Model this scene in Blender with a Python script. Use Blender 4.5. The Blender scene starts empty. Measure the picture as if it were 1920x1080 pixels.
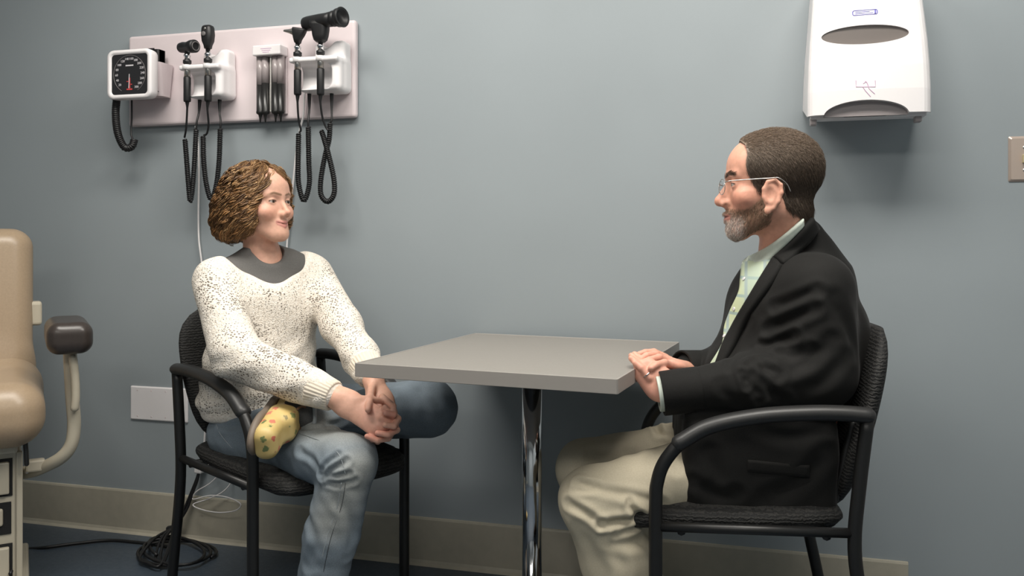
import bpy, bmesh, math, random
import numpy as np
from mathutils import Vector, Matrix

# ------------------------------------------------------------------ camera, world, light
scene = bpy.context.scene
PHI = math.radians(15.5)                      # the camera looks this far left of the wall's normal
CAM = np.array([0.0, -2.54, 1.03]); FPX = 1600.0; HOR = 450.0
cam_d = bpy.data.cameras.new('camera'); cam = bpy.data.objects.new('camera', cam_d)
scene.collection.objects.link(cam); scene.camera = cam
cam.location = CAM; cam.rotation_euler = (math.pi/2, 0, PHI)
cam_d.sensor_width = 36.0; cam_d.lens = 36.0*FPX/1920; cam_d.shift_y = -(540-HOR)/1920
cam_d.clip_start = 0.05

world = bpy.data.worlds.new('world'); scene.world = world; world.use_nodes = True
world.node_tree.nodes['Background'].inputs[0].default_value = (0.9, 0.95, 1.0, 1)
world.node_tree.nodes['Background'].inputs[1].default_value = 0.05

CEIL = 2.62
def area_light(name, loc, sx, sy, power, col):
    l = bpy.data.lights.new(name, 'AREA'); l.shape = 'RECTANGLE'; l.size = sx; l.size_y = sy
    l.energy = power; l.color = col
    o = bpy.data.objects.new(name, l); scene.collection.objects.link(o); o.location = loc
    return o
LIGHTS = [((-1.3, -1.15), 24), ((0.2, -1.15), 27), ((-1.3, -3.4), 11), ((0.2, -3.4), 11)]  # last two: unseen lamps added behind the camera to fill the faces
for (lx, ly), pw in LIGHTS:
    area_light('ceiling_lamp_light', (lx, ly, CEIL-0.03), 1.15, 0.56, pw, (1.0, 0.955, 0.88))
scene.view_settings.view_transform = 'Standard'; scene.view_settings.look = 'None'
scene.view_settings.exposure = 0.35; scene.view_settings.gamma = 1.0
scene.view_settings.use_curve_mapping = False

# ------------------------------------------------------------------ helpers
COL = scene.collection
CP, SP = math.cos(PHI), math.sin(PHI)
def cw(u, d, z):                              # right-of-axis, depth, height -> world
    return np.array([u*CP - d*SP, CAM[1] + u*SP + d*CP, z])
def J(px, py, d):                             # sight line of a photo point, d metres along the axis
    return cw(d*(px-960)/FPX, d, CAM[2]-d*(py-HOR)/FPX)
def WP(px, py, off=0.0):                      # point on the plane off metres in front of the wall
    u = (px-960)/FPX
    d = (-off-CAM[1])/(u*SP+CP)
    return J(px, py, d)
def ZP(px, py, z):                            # point on a level plane
    return J(px, py, FPX*(CAM[2]-z)/(py-HOR))
def lin(r, g, b):
    f = lambda c: c/12.92 if c <= 0.04045 else ((c+0.055)/1.055)**2.4
    return (f(r/255), f(g/255), f(b/255), 1.0)

def newmat(name, col=(0.5,0.5,0.5,1), rough=0.5, metal=0.0, spec=0.5, **kw):
    m = bpy.data.materials.new(name); m.use_nodes = True
    b = m.node_tree.nodes['Principled BSDF']
    b.inputs['Base Color'].default_value = col; b.inputs['Roughness'].default_value = rough
    b.inputs['Metallic'].default_value = metal; b.inputs['Specular IOR Level'].default_value = spec
    for k, v in kw.items(): b.inputs[k.replace('_', ' ')].default_value = v
    return m
def nd(m, typ, **props):
    n = m.node_tree.nodes.new(typ)
    for k, v in props.items(): setattr(n, k, v)
    return n
def lk(m, a, b): m.node_tree.links.new(a, b)
def bsdf(m): return m.node_tree.nodes['Principled BSDF']
def coords(m, scale=(1,1,1)):
    t = nd(m, 'ShaderNodeTexCoord'); mp = nd(m, 'ShaderNodeMapping')
    mp.inputs['Scale'].default_value = scale; lk(m, t.outputs['Object'], mp.inputs['Vector'])
    return mp.outputs['Vector']
def ramp(m, src, stops):
    r = nd(m, 'ShaderNodeValToRGB'); cr = r.color_ramp
    while len(cr.elements) < len(stops): cr.elements.new(0.5)
    for e, (p, c) in zip(cr.elements, stops): e.position = p; e.color = c
    lk(m, src, r.inputs['Fac']); return r.outputs['Color']
def bump(m, src, strength=0.3, dist=0.002):
    b = nd(m, 'ShaderNodeBump'); b.inputs['Strength'].default_value = strength
    b.inputs['Distance'].default_value = dist
    lk(m, src, b.inputs['Height']); lk(m, b.outputs['Normal'], bsdf(m).inputs['Normal'])
    return b
def noise(m, vec, scale, detail=3, rough=0.5):
    n = nd(m, 'ShaderNodeTexNoise'); n.inputs['Scale'].default_value = scale
    n.inputs['Detail'].default_value = detail; n.inputs['Roughness'].default_value = rough
    lk(m, vec, n.inputs['Vector']); return n.outputs['Fac']
def mixc(m, fac, a, b, mode='MIX'):
    x = nd(m, 'ShaderNodeMix', data_type='RGBA', blend_type=mode)
    for s, v in (('A', a), ('B', b)):
        i = [q for q in x.inputs if q.name == s and q.type == 'RGBA'][0]
        if isinstance(v, tuple): i.default_value = v
        else: lk(m, v, i)
    if isinstance(fac, (int, float)): x.inputs[0].default_value = fac
    else: lk(m, fac, x.inputs[0])
    return [q for q in x.outputs if q.type == 'RGBA'][0]
def noisy(name, col, rough=0.5, scale=40, amt=0.08, bstr=0.1, bdist=0.001, **kw):
    m = newmat(name, col, rough, **kw)
    v = coords(m); f = noise(m, v, scale, 4)
    d = tuple(max(0, c*(1-amt*2)) for c in col[:3])+(1,); l = tuple(min(1, c*(1+amt*2)) for c in col[:3])+(1,)
    lk(m, ramp(m, f, [(0.25, d), (0.75, l)]), bsdf(m).inputs['Base Color'])
    if bstr: bump(m, f, bstr, bdist)
    return m

ORG = {}
def finish(o, parent, mat, label=None, cat=None, group=None, kind=None):
    if mat is not None: o.data.materials.append(mat)
    if parent is not None: o.parent = parent
    tag(o, label, cat, group, kind); COL.objects.link(o); return o
def tag(o, label=None, cat=None, group=None, kind=None):
    if label: o['label'] = label
    if cat: o['category'] = cat
    if group: o['group'] = group
    if kind: o['kind'] = kind
    return o
def thing(name, loc, label, cat, group=None, rz=0.0):
    o = bpy.data.objects.new(name, None); o.empty_display_size = 0.05
    o.location = loc; o.rotation_euler = (0, 0, rz); COL.objects.link(o)
    ORG[o.name] = np.array(loc, float); return tag(o, label, cat, group)
def mob(name, vf, mat, parent=None, smooth=False, local=False, origin=None, colors=None, **tg):
    """one mesh object; vf = (verts, faces) in world coordinates (or local to the parent)"""
    V, F = vf; V = np.asarray(V, float)
    me = bpy.data.meshes.new(name); o = bpy.data.objects.new(name, me)
    if parent is not None: org = np.zeros(3) if local else ORG[parent.name]
    else:
        org = np.zeros(3)
        if not local and len(V):
            org = np.array([V[:,0].mean(), V[:,1].mean(), V[:,2].min()]) if origin is None else np.asarray(origin, float)
            o.location = org
    ORG[o.name] = org if not local else np.zeros(3)
    if isinstance(F, np.ndarray) and F.ndim == 2: fill(me, V-org, F)
    else: me.from_pydata((V-org).tolist(), [], [tuple(int(i) for i in f) for f in F])
    if smooth: me.polygons.foreach_set('use_smooth', [True]*len(me.polygons))
    if colors is not None:
        a = me.color_attributes.new('Col', 'FLOAT_COLOR', 'POINT')
        a.data.foreach_set('color', np.asarray(colors, np.float32).ravel())
    me.update(); return finish(o, parent, mat, **tg)
def fill(me, V, F):
    n, k = F.shape
    me.vertices.add(len(V)); me.vertices.foreach_set('co', np.asarray(V, np.float32).ravel())
    me.loops.add(n*k); me.loops.foreach_set('vertex_index', F.astype(np.int32).ravel())
    me.polygons.add(n); me.polygons.foreach_set('loop_start', (np.arange(n)*k).astype(np.int32))
    me.update(calc_edges=True); me.validate()
def cat_(*vfs):
    V = []; F = []; n = 0
    for v, f in vfs:
        v = np.asarray(v, float); V.append(v); F += [tuple(int(i)+n for i in q) for q in f]; n += len(v)
    return np.vstack(V), F
def from_bm(bm):
    bm.verts.ensure_lookup_table()
    r = (np.array([v.co[:] for v in bm.verts]), [tuple(v.index for v in f.verts) for f in bm.faces])
    bm.free(); return r
def rbox(c, size, bev=0.004, seg=2, R=None):
    bm = bmesh.new(); bmesh.ops.create_cube(bm, size=1.0)
    bmesh.ops.scale(bm, vec=Vector(size), verts=bm.verts)
    if bev > 0: bmesh.ops.bevel(bm, geom=list(bm.edges), offset=bev, segments=seg, profile=0.5, affect='EDGES')
    bm.verts.index_update(); v, f = from_bm(bm)
    if R is not None: v = v @ np.asarray(R).T
    return v+np.asarray(c, float), f
def rotz(a): return np.array([[math.cos(a), -math.sin(a), 0], [math.sin(a), math.cos(a), 0], [0, 0, 1]])
def spline(pts, n=8, closed=False):
    P = np.asarray(pts, float); m = len(P); out = []
    for i in range(m if closed else m-1):
        p0 = P[(i-1) % m] if closed or i > 0 else 2*P[0]-P[1]
        p1 = P[i]; p2 = P[(i+1) % m]
        p3 = P[(i+2) % m] if closed or i+2 < m else 2*P[m-1]-P[m-2]
        for t in np.arange(n)/n:
            out.append(0.5*((2*p1)+(p2-p0)*t+(2*p0-5*p1+4*p2-p3)*t*t+(3*p1-p0-3*p2+p3)*t**3))
    if not closed: out.append(P[-1])
    return np.array(out)
def frames(P, closed=False):
    T = np.gradient(P, axis=0) if not closed else np.roll(P, -1, 0)-np.roll(P, 1, 0)
    T /= np.linalg.norm(T, axis=1)[:, None]+1e-12
    a = np.array([0, 0, 1.0]) if abs(T[0][2]) < 0.9 else np.array([1.0, 0, 0])
    N = np.zeros_like(P); n = a-T[0]*(a@T[0]); n /= np.linalg.norm(n); N[0] = n
    for i in range(1, len(P)):
        n = n-T[i]*(n@T[i]); n /= np.linalg.norm(n)+1e-12; N[i] = n
    return T, N, np.cross(T, N)
def tube(pts, r, sides=10, closed=False, flat=1.0, caps=True):
    P = np.asarray(pts, float); T, N, B = frames(P, closed); m = len(P)
    r = np.full(m, r) if np.isscalar(r) else np.asarray(r, float)
    a = np.arange(sides)*2*math.pi/sides
    V = (P[:, None, :]+r[:, None, None]*(np.cos(a)[None, :, None]*N[:, None, :]+flat*np.sin(a)[None, :, None]*B[:, None, :])).reshape(-1, 3)
    F = []
    for i in range(m if closed else m-1):
        for j in range(sides):
            k = (j+1) % sides; i2 = (i+1) % m
            F.append((i*sides+j, i*sides+k, i2*sides+k, i2*sides+j))
    if not closed and caps:
        F.append(tuple(range(sides))[::-1]); F.append(tuple((m-1)*sides+j for j in range(sides)))
    return V, F
def round_tube(pts, r, sides=10, flat=1.0):
    """tube with rounded ends"""
    P = np.asarray(pts, float); t0 = P[0]-P[1]; t0 /= np.linalg.norm(t0); t1 = P[-1]-P[-2]; t1 /= np.linalg.norm(t1)
    e = [(0.0, 1.0), (0.5, 0.866), (0.85, 0.5), (0.98, 0.17)]
    P2 = [P[0]+t0*r*a for a, b in e[:0:-1]]+list(P)+[P[-1]+t1*r*a for a, b in e[1:]]
    R2 = [r*b for a, b in e[:0:-1]]+[r]*len(P)+[r*b for a, b in e[1:]]
    return tube(P2, R2, sides, flat=flat)
def helix(pts, R, r, pitch, per=9, sides=5):
    P = np.asarray(pts, float); s = np.r_[0, np.cumsum(np.linalg.norm(np.diff(P, axis=0), axis=1))]
    n = int(s[-1]/pitch*per); q = np.linspace(0, s[-1], n)
    Q = np.stack([np.interp(q, s, P[:, i]) for i in range(3)], 1)
    T, N, B = frames(Q); a = q/pitch*2*math.pi
    return tube(Q+R*(np.cos(a)[:, None]*N+np.sin(a)[:, None]*B), r, sides)
def lathe(prof, c=(0, 0, 0), n=20, R=None, cap=True):
    """profile of (radius, height) about z"""
    a = np.arange(n)*2*math.pi/n; V = []
    for r, z in prof: V += [(r*math.cos(t), r*math.sin(t), z) for t in a]
    V = np.array(V); m = len(prof); F = []
    for i in range(m-1):
        for j in range(n): F.append((i*n+j, i*n+(j+1) % n, (i+1)*n+(j+1) % n, (i+1)*n+j))
    if cap: F.append(tuple(range(n))[::-1]); F.append(tuple((m-1)*n+j for j in range(n)))
    if R is not None: V = V @ np.asarray(R).T
    return V+np.asarray(c, float), F
def axis_R(d):                                 # rotation taking z to d
    d = np.asarray(d, float); d = d/np.linalg.norm(d)
    return np.array(Vector((0, 0, 1)).rotation_difference(Vector(d)).to_matrix())
def loft(rings, cap=True, closed=True):
    m, n = len(rings), len(rings[0]); V = np.vstack(rings); F = []
    for i in range(m-1):
        for j in range(n if closed else n-1):
            k = (j+1) % n; F.append((i*n+j, i*n+k, (i+1)*n+k, (i+1)*n+j))
    if cap and closed: F.append(tuple(range(n))[::-1]); F.append(tuple((m-1)*n+j for j in range(n)))
    return V, F
def boolean(a, b, op='DIFFERENCE'):
    """cut vf b out of vf a, as plain mesh data"""
    obs = []
    for v, f in (a, b):
        me = bpy.data.meshes.new('tmp'); me.from_pydata(np.asarray(v).tolist(), [], [tuple(q) for q in f])
        bm = bmesh.new(); bm.from_mesh(me); bmesh.ops.recalc_face_normals(bm, faces=bm.faces); bm.to_mesh(me); bm.free()
        o = bpy.data.objects.new('tmp', me); COL.objects.link(o); obs.append(o)
    md = obs[0].modifiers.new('b', 'BOOLEAN'); md.object = obs[1]; md.operation = op; md.solver = 'EXACT'
    dg = bpy.context.evaluated_depsgraph_get(); dg.update()
    me = obs[0].evaluated_get(dg).to_mesh()
    V = np.array([v.co[:] for v in me.vertices]); F = [tuple(p.vertices) for p in me.polygons]
    obs[0].evaluated_get(dg).to_mesh_clear()
    for o in obs: me = o.data; bpy.data.objects.remove(o); bpy.data.meshes.remove(me)
    return V, F
def text_vf(s, size, c, R, depth=0.0003):
    cu = bpy.data.curves.new('t', 'FONT'); cu.body = s; cu.size = size; cu.align_x = 'CENTER'; cu.align_y = 'CENTER'
    cu.extrude = depth; cu.resolution_u = 2
    o = bpy.data.objects.new('t', cu); COL.objects.link(o)
    dg = bpy.context.evaluated_depsgraph_get(); dg.update()
    me = o.evaluated_get(dg).to_mesh()
    V = np.array([v.co[:] for v in me.vertices]); F = [tuple(p.vertices) for p in me.polygons]
    o.evaluated_get(dg).to_mesh_clear(); bpy.data.objects.remove(o); bpy.data.curves.remove(cu)
    return V @ np.asarray(R).T+np.asarray(c, float), F

# ------------------------------------------------------------------ modelling soft shapes as distance fields
class Frame:
    def __init__(s, o, fwd, up=(0, 0, 1), scale=1.0):
        s.o = np.asarray(o, float); f = np.asarray(fwd, float); f /= np.linalg.norm(f)
        u = np.asarray(up, float); u = u-f*(u@f); u /= np.linalg.norm(u)
        s.R = np.stack([np.cross(f, u), f, u], 1); s.s = scale      # local x = the figure's right, y = forward, z = up
    def p(s, q): return s.o+s.R @ (np.asarray(q, float)*s.s)
    def inv(s, V): return ((V-s.o) @ s.R)/s.s
one3 = np.ones(3, np.float32)
def rcone(a, b, r1, r2):
    a = np.asarray(a, np.float32); b = np.asarray(b, np.float32); ba = b-a; L2 = max(ba@ba, 1e-12)
    def f(P):
        pa = P-a; h = np.clip((pa@ba)/L2, 0, 1)
        q = pa-h[..., None]*ba
        return np.sqrt((q*q)@one3)-(r1+(r2-r1)*h)
    rr = max(r1, r2); f.lo = np.minimum(a, b)-rr; f.hi = np.maximum(a, b)+rr; return f
def flatcone(a, b, r1, r2, side, k1, k2):
    """tapered limb with an oval section: k = thickness ratio along 'side'"""
    a = np.asarray(a, float); b = np.asarray(b, float); ba = b-a; L2 = ba@ba
    s = np.asarray(side, float); s = s-ba*(s@ba)/L2; s /= np.linalg.norm(s)
    def f(P):
        pa = P-a; h = np.clip((pa@ba)/L2, 0, 1); q = pa-h[..., None]*ba
        k = k1+(k2-k1)*h; x = q@s; q2 = q+((x/k)-x)[..., None]*s
        return (np.sqrt((q2*q2).sum(-1))-(r1+(r2-r1)*h))*np.minimum(k, 1)
    rr = max(r1, r2)*max(1, k1, k2); f.lo = np.minimum(a, b)-rr; f.hi = np.maximum(a, b)+rr; return f
def ell(c, rad, R=None):
    c = np.asarray(c, np.float32); rad = np.asarray(rad, np.float32)
    if R is not None: R = np.asarray(R, np.float32)
    i2 = (1/rad**2).astype(np.float32); i4 = (1/rad**4).astype(np.float32)
    def f(P):
        q = P-c
        if R is not None: q = q@R
        q2 = q*q; k0 = np.sqrt(q2@i2); k1 = np.sqrt(q2@i4)
        return k0*(k0-1)/(k1+1e-9)
    rmin = float(rad.min())
    def low(P):
        q = P-c
        if R is not None: q = q@R
        return (np.sqrt((q*q)@i2)-1)*rmin
    f.low = low
    e = np.full(3, rad.max()) if R is not None else rad
    f.lo = c-e; f.hi = c+e; return f
def rb(c, half, rnd, R=None):
    c = np.asarray(c, float); half = np.asarray(half, float)-rnd
    def f(P):
        q = P-c
        if R is not None: q = q@R
        q = np.abs(q)-half
        return np.sqrt((np.maximum(q, 0)**2).sum(-1))+np.minimum(q.max(-1), 0)-rnd
    e = np.full(3, np.linalg.norm(half+rnd)) if R is not None else half+rnd
    f.lo = c-e; f.hi = c+e; return f
def plane(p, n):
    """inside is the side against n"""
    p = np.asarray(p, float); n = np.asarray(n, float); n /= np.linalg.norm(n)
    f = lambda P: (P-p)@n
    return f
def chain(pts, rads):
    return [rcone(pts[i], pts[i+1], rads[i], rads[i+1]) for i in range(len(pts)-1)]
def smin(a, b, k):
    if k <= 0: return np.minimum(a, b)
    h = np.maximum(k-np.abs(a-b), 0)/k
    return np.minimum(a, b)-h*h*k*0.25
def smax(a, b, k): return -smin(-a, -b, k)
def vnormals(V, F):
    n = np.cross(V[F[:, 2]]-V[F[:, 0]], V[F[:, 3]]-V[F[:, 1]]); out = np.zeros_like(V)
    for i in range(4):
        for c in range(3): out[:, c] += np.bincount(F[:, i], n[:, c], len(V))
    return out/(np.linalg.norm(out, axis=1)[:, None]+1e-12)
def net(ops, vox, post=None, smooth=2, N=16):
    """ops: list of (mode, fn, k) with mode 'u','s','i'; returns verts, quads of the zero surface"""
    lo = np.min([f.lo for m, f, k in ops if m == 'u'], 0)-4*vox; hi = np.max([f.hi for m, f, k in ops if m == 'u'], 0)+4*vox
    nb = np.ceil((hi-lo)/(vox*N)).astype(int); B = N*vox; rad = B*0.87
    ii = np.stack(np.meshgrid(*[np.arange(n) for n in nb], indexing='ij'), -1).reshape(-1, 3)
    cen = lo+(ii+0.5)*B
    D = np.stack([f(cen) for m, f, k in ops]); tot = None
    LB = np.stack([(f.low(cen) if hasattr(f, 'low') else d-rad*.0) for (m, f, k), d in zip(ops, D)])
    for (m, f, k), d in zip(ops, D):
        if m == 'u': tot = d.copy() if tot is None else smin(tot, d, k)
        elif m == 's': tot = smax(tot, -d, k)
        else: tot = smax(tot, d, k)
    act = np.where(np.abs(tot) < rad*1.5+0.016)[0]
    g = np.arange(N+1); G = np.stack(np.meshgrid(g, g, g, indexing='ij'), -1)
    cid = nb*N+2; key = lambda I: ((I[..., 0]+1)*cid[1]+(I[..., 1]+1))*cid[2]+(I[..., 2]+1)
    ids = []; pts = []; quads = []
    cor = np.array([[i, j, k] for i in (0, 1) for j in (0, 1) for k in (0, 1)])
    E = [(a, b) for a in range(8) for b in range(a+1, 8) if np.abs(cor[a]-cor[b]).sum() == 1]
    for b in act:
        P = (lo+(ii[b]*N+G)*vox).astype(np.float32); d = None
        for (m, f, k), dc in zip(ops, LB[:, b]):
            if m in 'us' and len(ops) > 30 and dc > rad*1.02+3*k+0.03: continue
            v = f(P)
            if m == 'u': d = v if d is None else smin(d, v, k)
            elif d is None: continue
            elif m == 's': d = smax(d, -v, k)
            else: d = smax(d, v, k)
        if d is None: continue
        s = d < 0
        if s.all() or not s.any(): continue
        c8 = np.stack([d[i:N+i, j:N+j, k:N+k] for i, j, k in cor], -1); n = (c8 < 0).sum(-1)
        I = np.argwhere((n > 0) & (n < 8))
        if len(I):
            v8 = c8[I[:, 0], I[:, 1], I[:, 2]]; acc = np.zeros((len(I), 3)); cnt = np.zeros(len(I))
            for a, e in E:
                x = (v8[:, a] < 0) != (v8[:, e] < 0)
                t = np.where(x, v8[:, a]/(v8[:, a]-v8[:, e]+1e-20), 0)
                acc += x[:, None]*(cor[a]+t[:, None]*(cor[e]-cor[a])); cnt += x
            pts.append(lo+ii[b]*B+(I+acc/cnt[:, None])*vox); ids.append(key(I+ii[b]*N))
        for ax in range(3):
            a2, a3 = (ax+1) % 3, (ax+2) % 3
            s0 = s[:N, :N, :N]; sl = [slice(0, N)]*3; sl[ax] = slice(1, N+1); s1 = s[tuple(sl)]
            for flip, mask in ((0, s0 & ~s1), (1, ~s0 & s1)):
                I = np.argwhere(mask)+ii[b]*N
                if not len(I): continue
                e2 = np.zeros(3, int); e2[a2] = 1; e3 = np.zeros(3, int); e3[a3] = 1
                q = np.stack([key(I-e2-e3), key(I-e3), key(I), key(I-e2)], 1)
                quads.append(q[:, ::-1] if flip else q)
    ids = np.concatenate(ids); pts = np.vstack(pts); quads = np.vstack(quads)
    o = np.argsort(ids); ids = ids[o]; V = pts[o]
    F = np.searchsorted(ids, quads); F = np.minimum(F, len(ids)-1)
    F = F[(ids[F] == quads).all(1)]
    def relax(V):
        acc = np.zeros_like(V); cnt = np.zeros(len(V))
        for a in range(4):
            x, y = F[:, a], F[:, (a+1) % 4]
            for i in range(3):
                acc[:, i] += np.bincount(x, V[y, i], len(V))+np.bincount(y, V[x, i], len(V))
            cnt += np.bincount(x, minlength=len(V))+np.bincount(y, minlength=len(V))
        return V+0.5*(acc/np.maximum(cnt, 1)[:, None]-V)*(cnt > 0)[:, None]
    for _ in range(smooth): V = relax(V)
    if post is not None: V = relax(V-vnormals(V, F)*post(V, 0.0)[:, None])
    return V, F
U = lambda f, k=0.0: ('u', f, k)
S = lambda f, k=0.0: ('s', f, k)
X = lambda f, k=0.0: ('i', f, k)
def strands(P, W, sides=4):
    """many thin tubes at once: P (m,n,3) paths, W (m,n) radii -> verts, quads"""
    m, n, _ = P.shape
    T = np.gradient(P, axis=1); T /= np.linalg.norm(T, axis=2)[..., None]+1e-12
    a = np.array([.31, .27, .91]); N = np.cross(T, a); N /= np.linalg.norm(N, axis=2)[..., None]+1e-9; B = np.cross(T, N)
    if sides == 2: ang = np.array([0, math.pi])
    else: ang = np.arange(sides)*2*math.pi/sides
    V = P[:, :, None, :]+W[:, :, None, None]*(np.cos(ang)[None, None, :, None]*N[:, :, None, :]+np.sin(ang)[None, None, :, None]*B[:, :, None, :])
    i, j = np.meshgrid(np.arange(n-1), np.arange(sides if sides > 2 else 1), indexing='ij'); k = (j+1) % sides
    f = np.stack([i*sides+j, i*sides+k, (i+1)*sides+k, (i+1)*sides+j], -1).reshape(-1, 4)
    F = (f[None]+(np.arange(m)*n*sides)[:, None, None]).reshape(-1, 4)
    return V.reshape(-1, 3), F
def waves(P, scale, seed=0, n=6):
    """smooth pseudo noise, about -1..1"""
    rs = np.random.RandomState(seed); s = 0
    for _ in range(n):
        v = rs.normal(size=3); v *= scale*rs.uniform(0.6, 1.6)/np.linalg.norm(v)
        s = s+np.sin(P@v+rs.uniform(0, 6.28))
    return s/math.sqrt(n)*0.8

# ------------------------------------------------------------------ materials
def paint(name, col):
    m = newmat(name, col, 0.5, spec=0.35); v = coords(m)
    f = noise(m, v, 260, 3); bump(m, f, 0.12, 0.0006)
    g = noise(m, v, 2.2, 2)
    lk(m, ramp(m, g, [(0.3, tuple(c*0.965 for c in col[:3])+(1,)), (0.7, tuple(c*1.03 for c in col[:3])+(1,))]), bsdf(m).inputs['Base Color'])
    return m
M = {}
M['wall'] = paint('blue_grey_wall_paint', (0.305, 0.342, 0.362, 1))
M['ceil'] = noisy('white_ceiling_tile', (0.75, 0.74, 0.7, 1), 0.9, 90, 0.05, 0.4, 0.002)
M['base'] = noisy('taupe_rubber_baseboard', (0.42, 0.39, 0.315, 1), 0.45, 30, 0.03, 0.05)
M['lam'] = noisy('grey_laminate', (0.27, 0.25, 0.225, 1), 0.42, 220, 0.03, 0.03, 0.0003)
M['lam_edge'] = newmat('grey_edge_band', (0.34, 0.315, 0.29, 1), 0.4)
M['chrome'] = newmat('chrome', (0.75, 0.75, 0.76, 1), 0.09, 1.0)
M['steel'] = newmat('brushed_steel', (0.55, 0.53, 0.5, 1), 0.3, 1.0)
M['blackmetal'] = newmat('black_powder_coat', (0.008, 0.008, 0.008, 1), 0.42)
M['blackplastic'] = noisy('black_armrest_plastic', (0.02, 0.02, 0.02, 1), 0.42, 300, 0.1, 0.15, 0.0004)
M['blackrubber'] = newmat('black_rubber', (0.010, 0.010, 0.011, 1), 0.45)
M['white'] = newmat('white_plastic', (0.84, 0.81, 0.815, 1), 0.35)
M['whitecord'] = newmat('white_cord', (0.72, 0.70, 0.70, 1), 0.4)
M['board'] = noisy('pinkish_white_panel', (0.72, 0.63, 0.645, 1), 0.45, 20, 0.01, 0)
M['cream'] = noisy('cream_enamel', (0.52, 0.47, 0.37, 1), 0.32, 12, 0.03, 0)
M['vinyl'] = noisy('tan_vinyl', (0.385, 0.285, 0.19, 1), 0.36, 180, 0.03, 0.12, 0.0006)
M['brownpad'] = noisy('dark_brown_vinyl', (0.045, 0.036, 0.032, 1), 0.32, 160, 0.06, 0.1, 0.0005)
M['darkhole'] = newmat('dark_gap', (0.01, 0.01, 0.01, 1), 0.8)
M['smoke'] = newmat('smoked_plastic', (0.16, 0.14, 0.13, 1), 0.25)
M['greyplastic'] = newmat('grey_plastic', (0.36, 0.32, 0.32, 1), 0.4)
M['blueink'] = newmat('blue_print', (0.13, 0.12, 0.5, 1), 0.5)
M['pinkink'] = newmat('mauve_print', (0.62, 0.42, 0.58, 1), 0.5)
M['redink'] = newmat('red_print', (0.5, 0.06, 0.06, 1), 0.5)
M['whiteink'] = newmat('white_print', (0.6, 0.58, 0.6, 1), 0.5)
M['greyink'] = newmat('grey_print', (0.14, 0.13, 0.13, 1), 0.5)
M['dial'] = newmat('black_dial', (0.022, 0.022, 0.024, 1), 0.3)
M['ivory'] = newmat('ivory_plastic', (0.62, 0.55, 0.33, 1), 0.4)
M['plate'] = newmat('satin_nickel', (0.60, 0.49, 0.42, 1), 0.42, 0.6)
M['clear'] = newmat('clear_plastic', (0.33, 0.29, 0.29, 1), 0.25)
M['blacktip'] = newmat('black_specula', (0.016, 0.016, 0.016, 1), 0.3)
M['glow'] = newmat('lamp_diffuser', (0.9, 0.9, 0.9, 1), 0.5)
bsdf(M['glow']).inputs['Emission Color'].default_value = (1, 0.96, 0.9, 1); bsdf(M['glow']).inputs['Emission Strength'].default_value = 3.0
# speckled blue vinyl floor
m = M['floor'] = newmat('blue_speckled_vinyl', (0.05, 0.07, 0.09, 1), 0.4); v = coords(m)
vo = nd(m, 'ShaderNodeTexVoronoi'); vo.inputs['Scale'].default_value = 170; lk(m, v, vo.inputs['Vector'])
spk = ramp(m, vo.outputs['Distance'], [(0.10, (1, 1, 1, 1)), (0.22, (0, 0, 0, 1))])
bs = ramp(m, noise(m, v, 60, 5), [(0.3, (0.045, 0.065, 0.09, 1)), (0.7, (0.07, 0.09, 0.115, 1))])
lk(m, mixc(m, spk, bs, (0.13, 0.15, 0.17, 1)), bsdf(m).inputs['Base Color'])
# ribbed chair fabric
m = M['rib'] = newmat('black_ribbed_fabric', (0.02, 0.02, 0.02, 1), 0.75); v = coords(m)
wv = nd(m, 'ShaderNodeTexWave', bands_direction='Z'); wv.inputs['Scale'].default_value = 42
wv.inputs['Distortion'].default_value = 5.0; wv.inputs['Detail'].default_value = 2; wv.inputs['Detail Scale'].default_value = 3.0
lk(m, v, wv.inputs['Vector'])
lk(m, ramp(m, wv.outputs['Fac'], [(0.35, (0.005, 0.005, 0.005, 1)), (0.9, (0.024, 0.023, 0.021, 1))]), bsdf(m).inputs['Base Color'])
bump(m, wv.outputs['Fac'], 0.6, 0.002)

# ------------------------------------------------------------------ the room
XL, XR, YB = -3.9, 1.35, -4.6
def slab(x0, x1, y0, y1, z0, z1): return rbox(((x0+x1)/2, (y0+y1)/2, (z0+z1)/2), (x1-x0, y1-y0, z1-z0), 0)
mob('floor', slab(XL-.1, XR+.1, YB-.1, .1, -.1, 0), M['floor'], kind='structure')
mob('ceiling', slab(XL-.1, XR+.1, YB-.1, .1, CEIL, CEIL+.1), M['ceil'], kind='structure')
mob('wall_back', slab(XL-.1, XR+.1, 0, .1, 0, CEIL), M['wall'], kind='structure')
mob('wall_left', slab(XL-.1, XL, YB, 0, 0, CEIL), M['wall'], kind='structure')
mob('wall_right', slab(XR, XR+.1, YB, 0, 0, CEIL), M['wall'], kind='structure')
mob('wall_front', slab(XL-.1, XR+.1, YB-.1, YB, 0, CEIL), M['wall'], kind='structure')
def baseboard(name, a, b, inward):
    a = np.array(a, float); b = np.array(b, float); inw = np.array(inward, float)
    prof = [(0, 0.0), (0.020, 0.0), (0.017, 0.003), (0.011, 0.007), (0.0075, 0.016), (0.007, 0.143), (0.005, 0.149), (0.0, 0.150)]
    rings = [[(p[0]+inw[0]*o, p[1]+inw[1]*o, z) for o, z in prof] for p in (a, b)]
    return mob(name, loft(np.array(rings), True), M['base'], kind='structure')
baseboard('baseboard_back', (XL, 0), (0.42, 0), (0, -1))
baseboard('baseboard_left', (XL, YB), (XL, 0), (1, 0))
baseboard('baseboard_right', (XR, YB), (XR, 0), (-1, 0))
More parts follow.
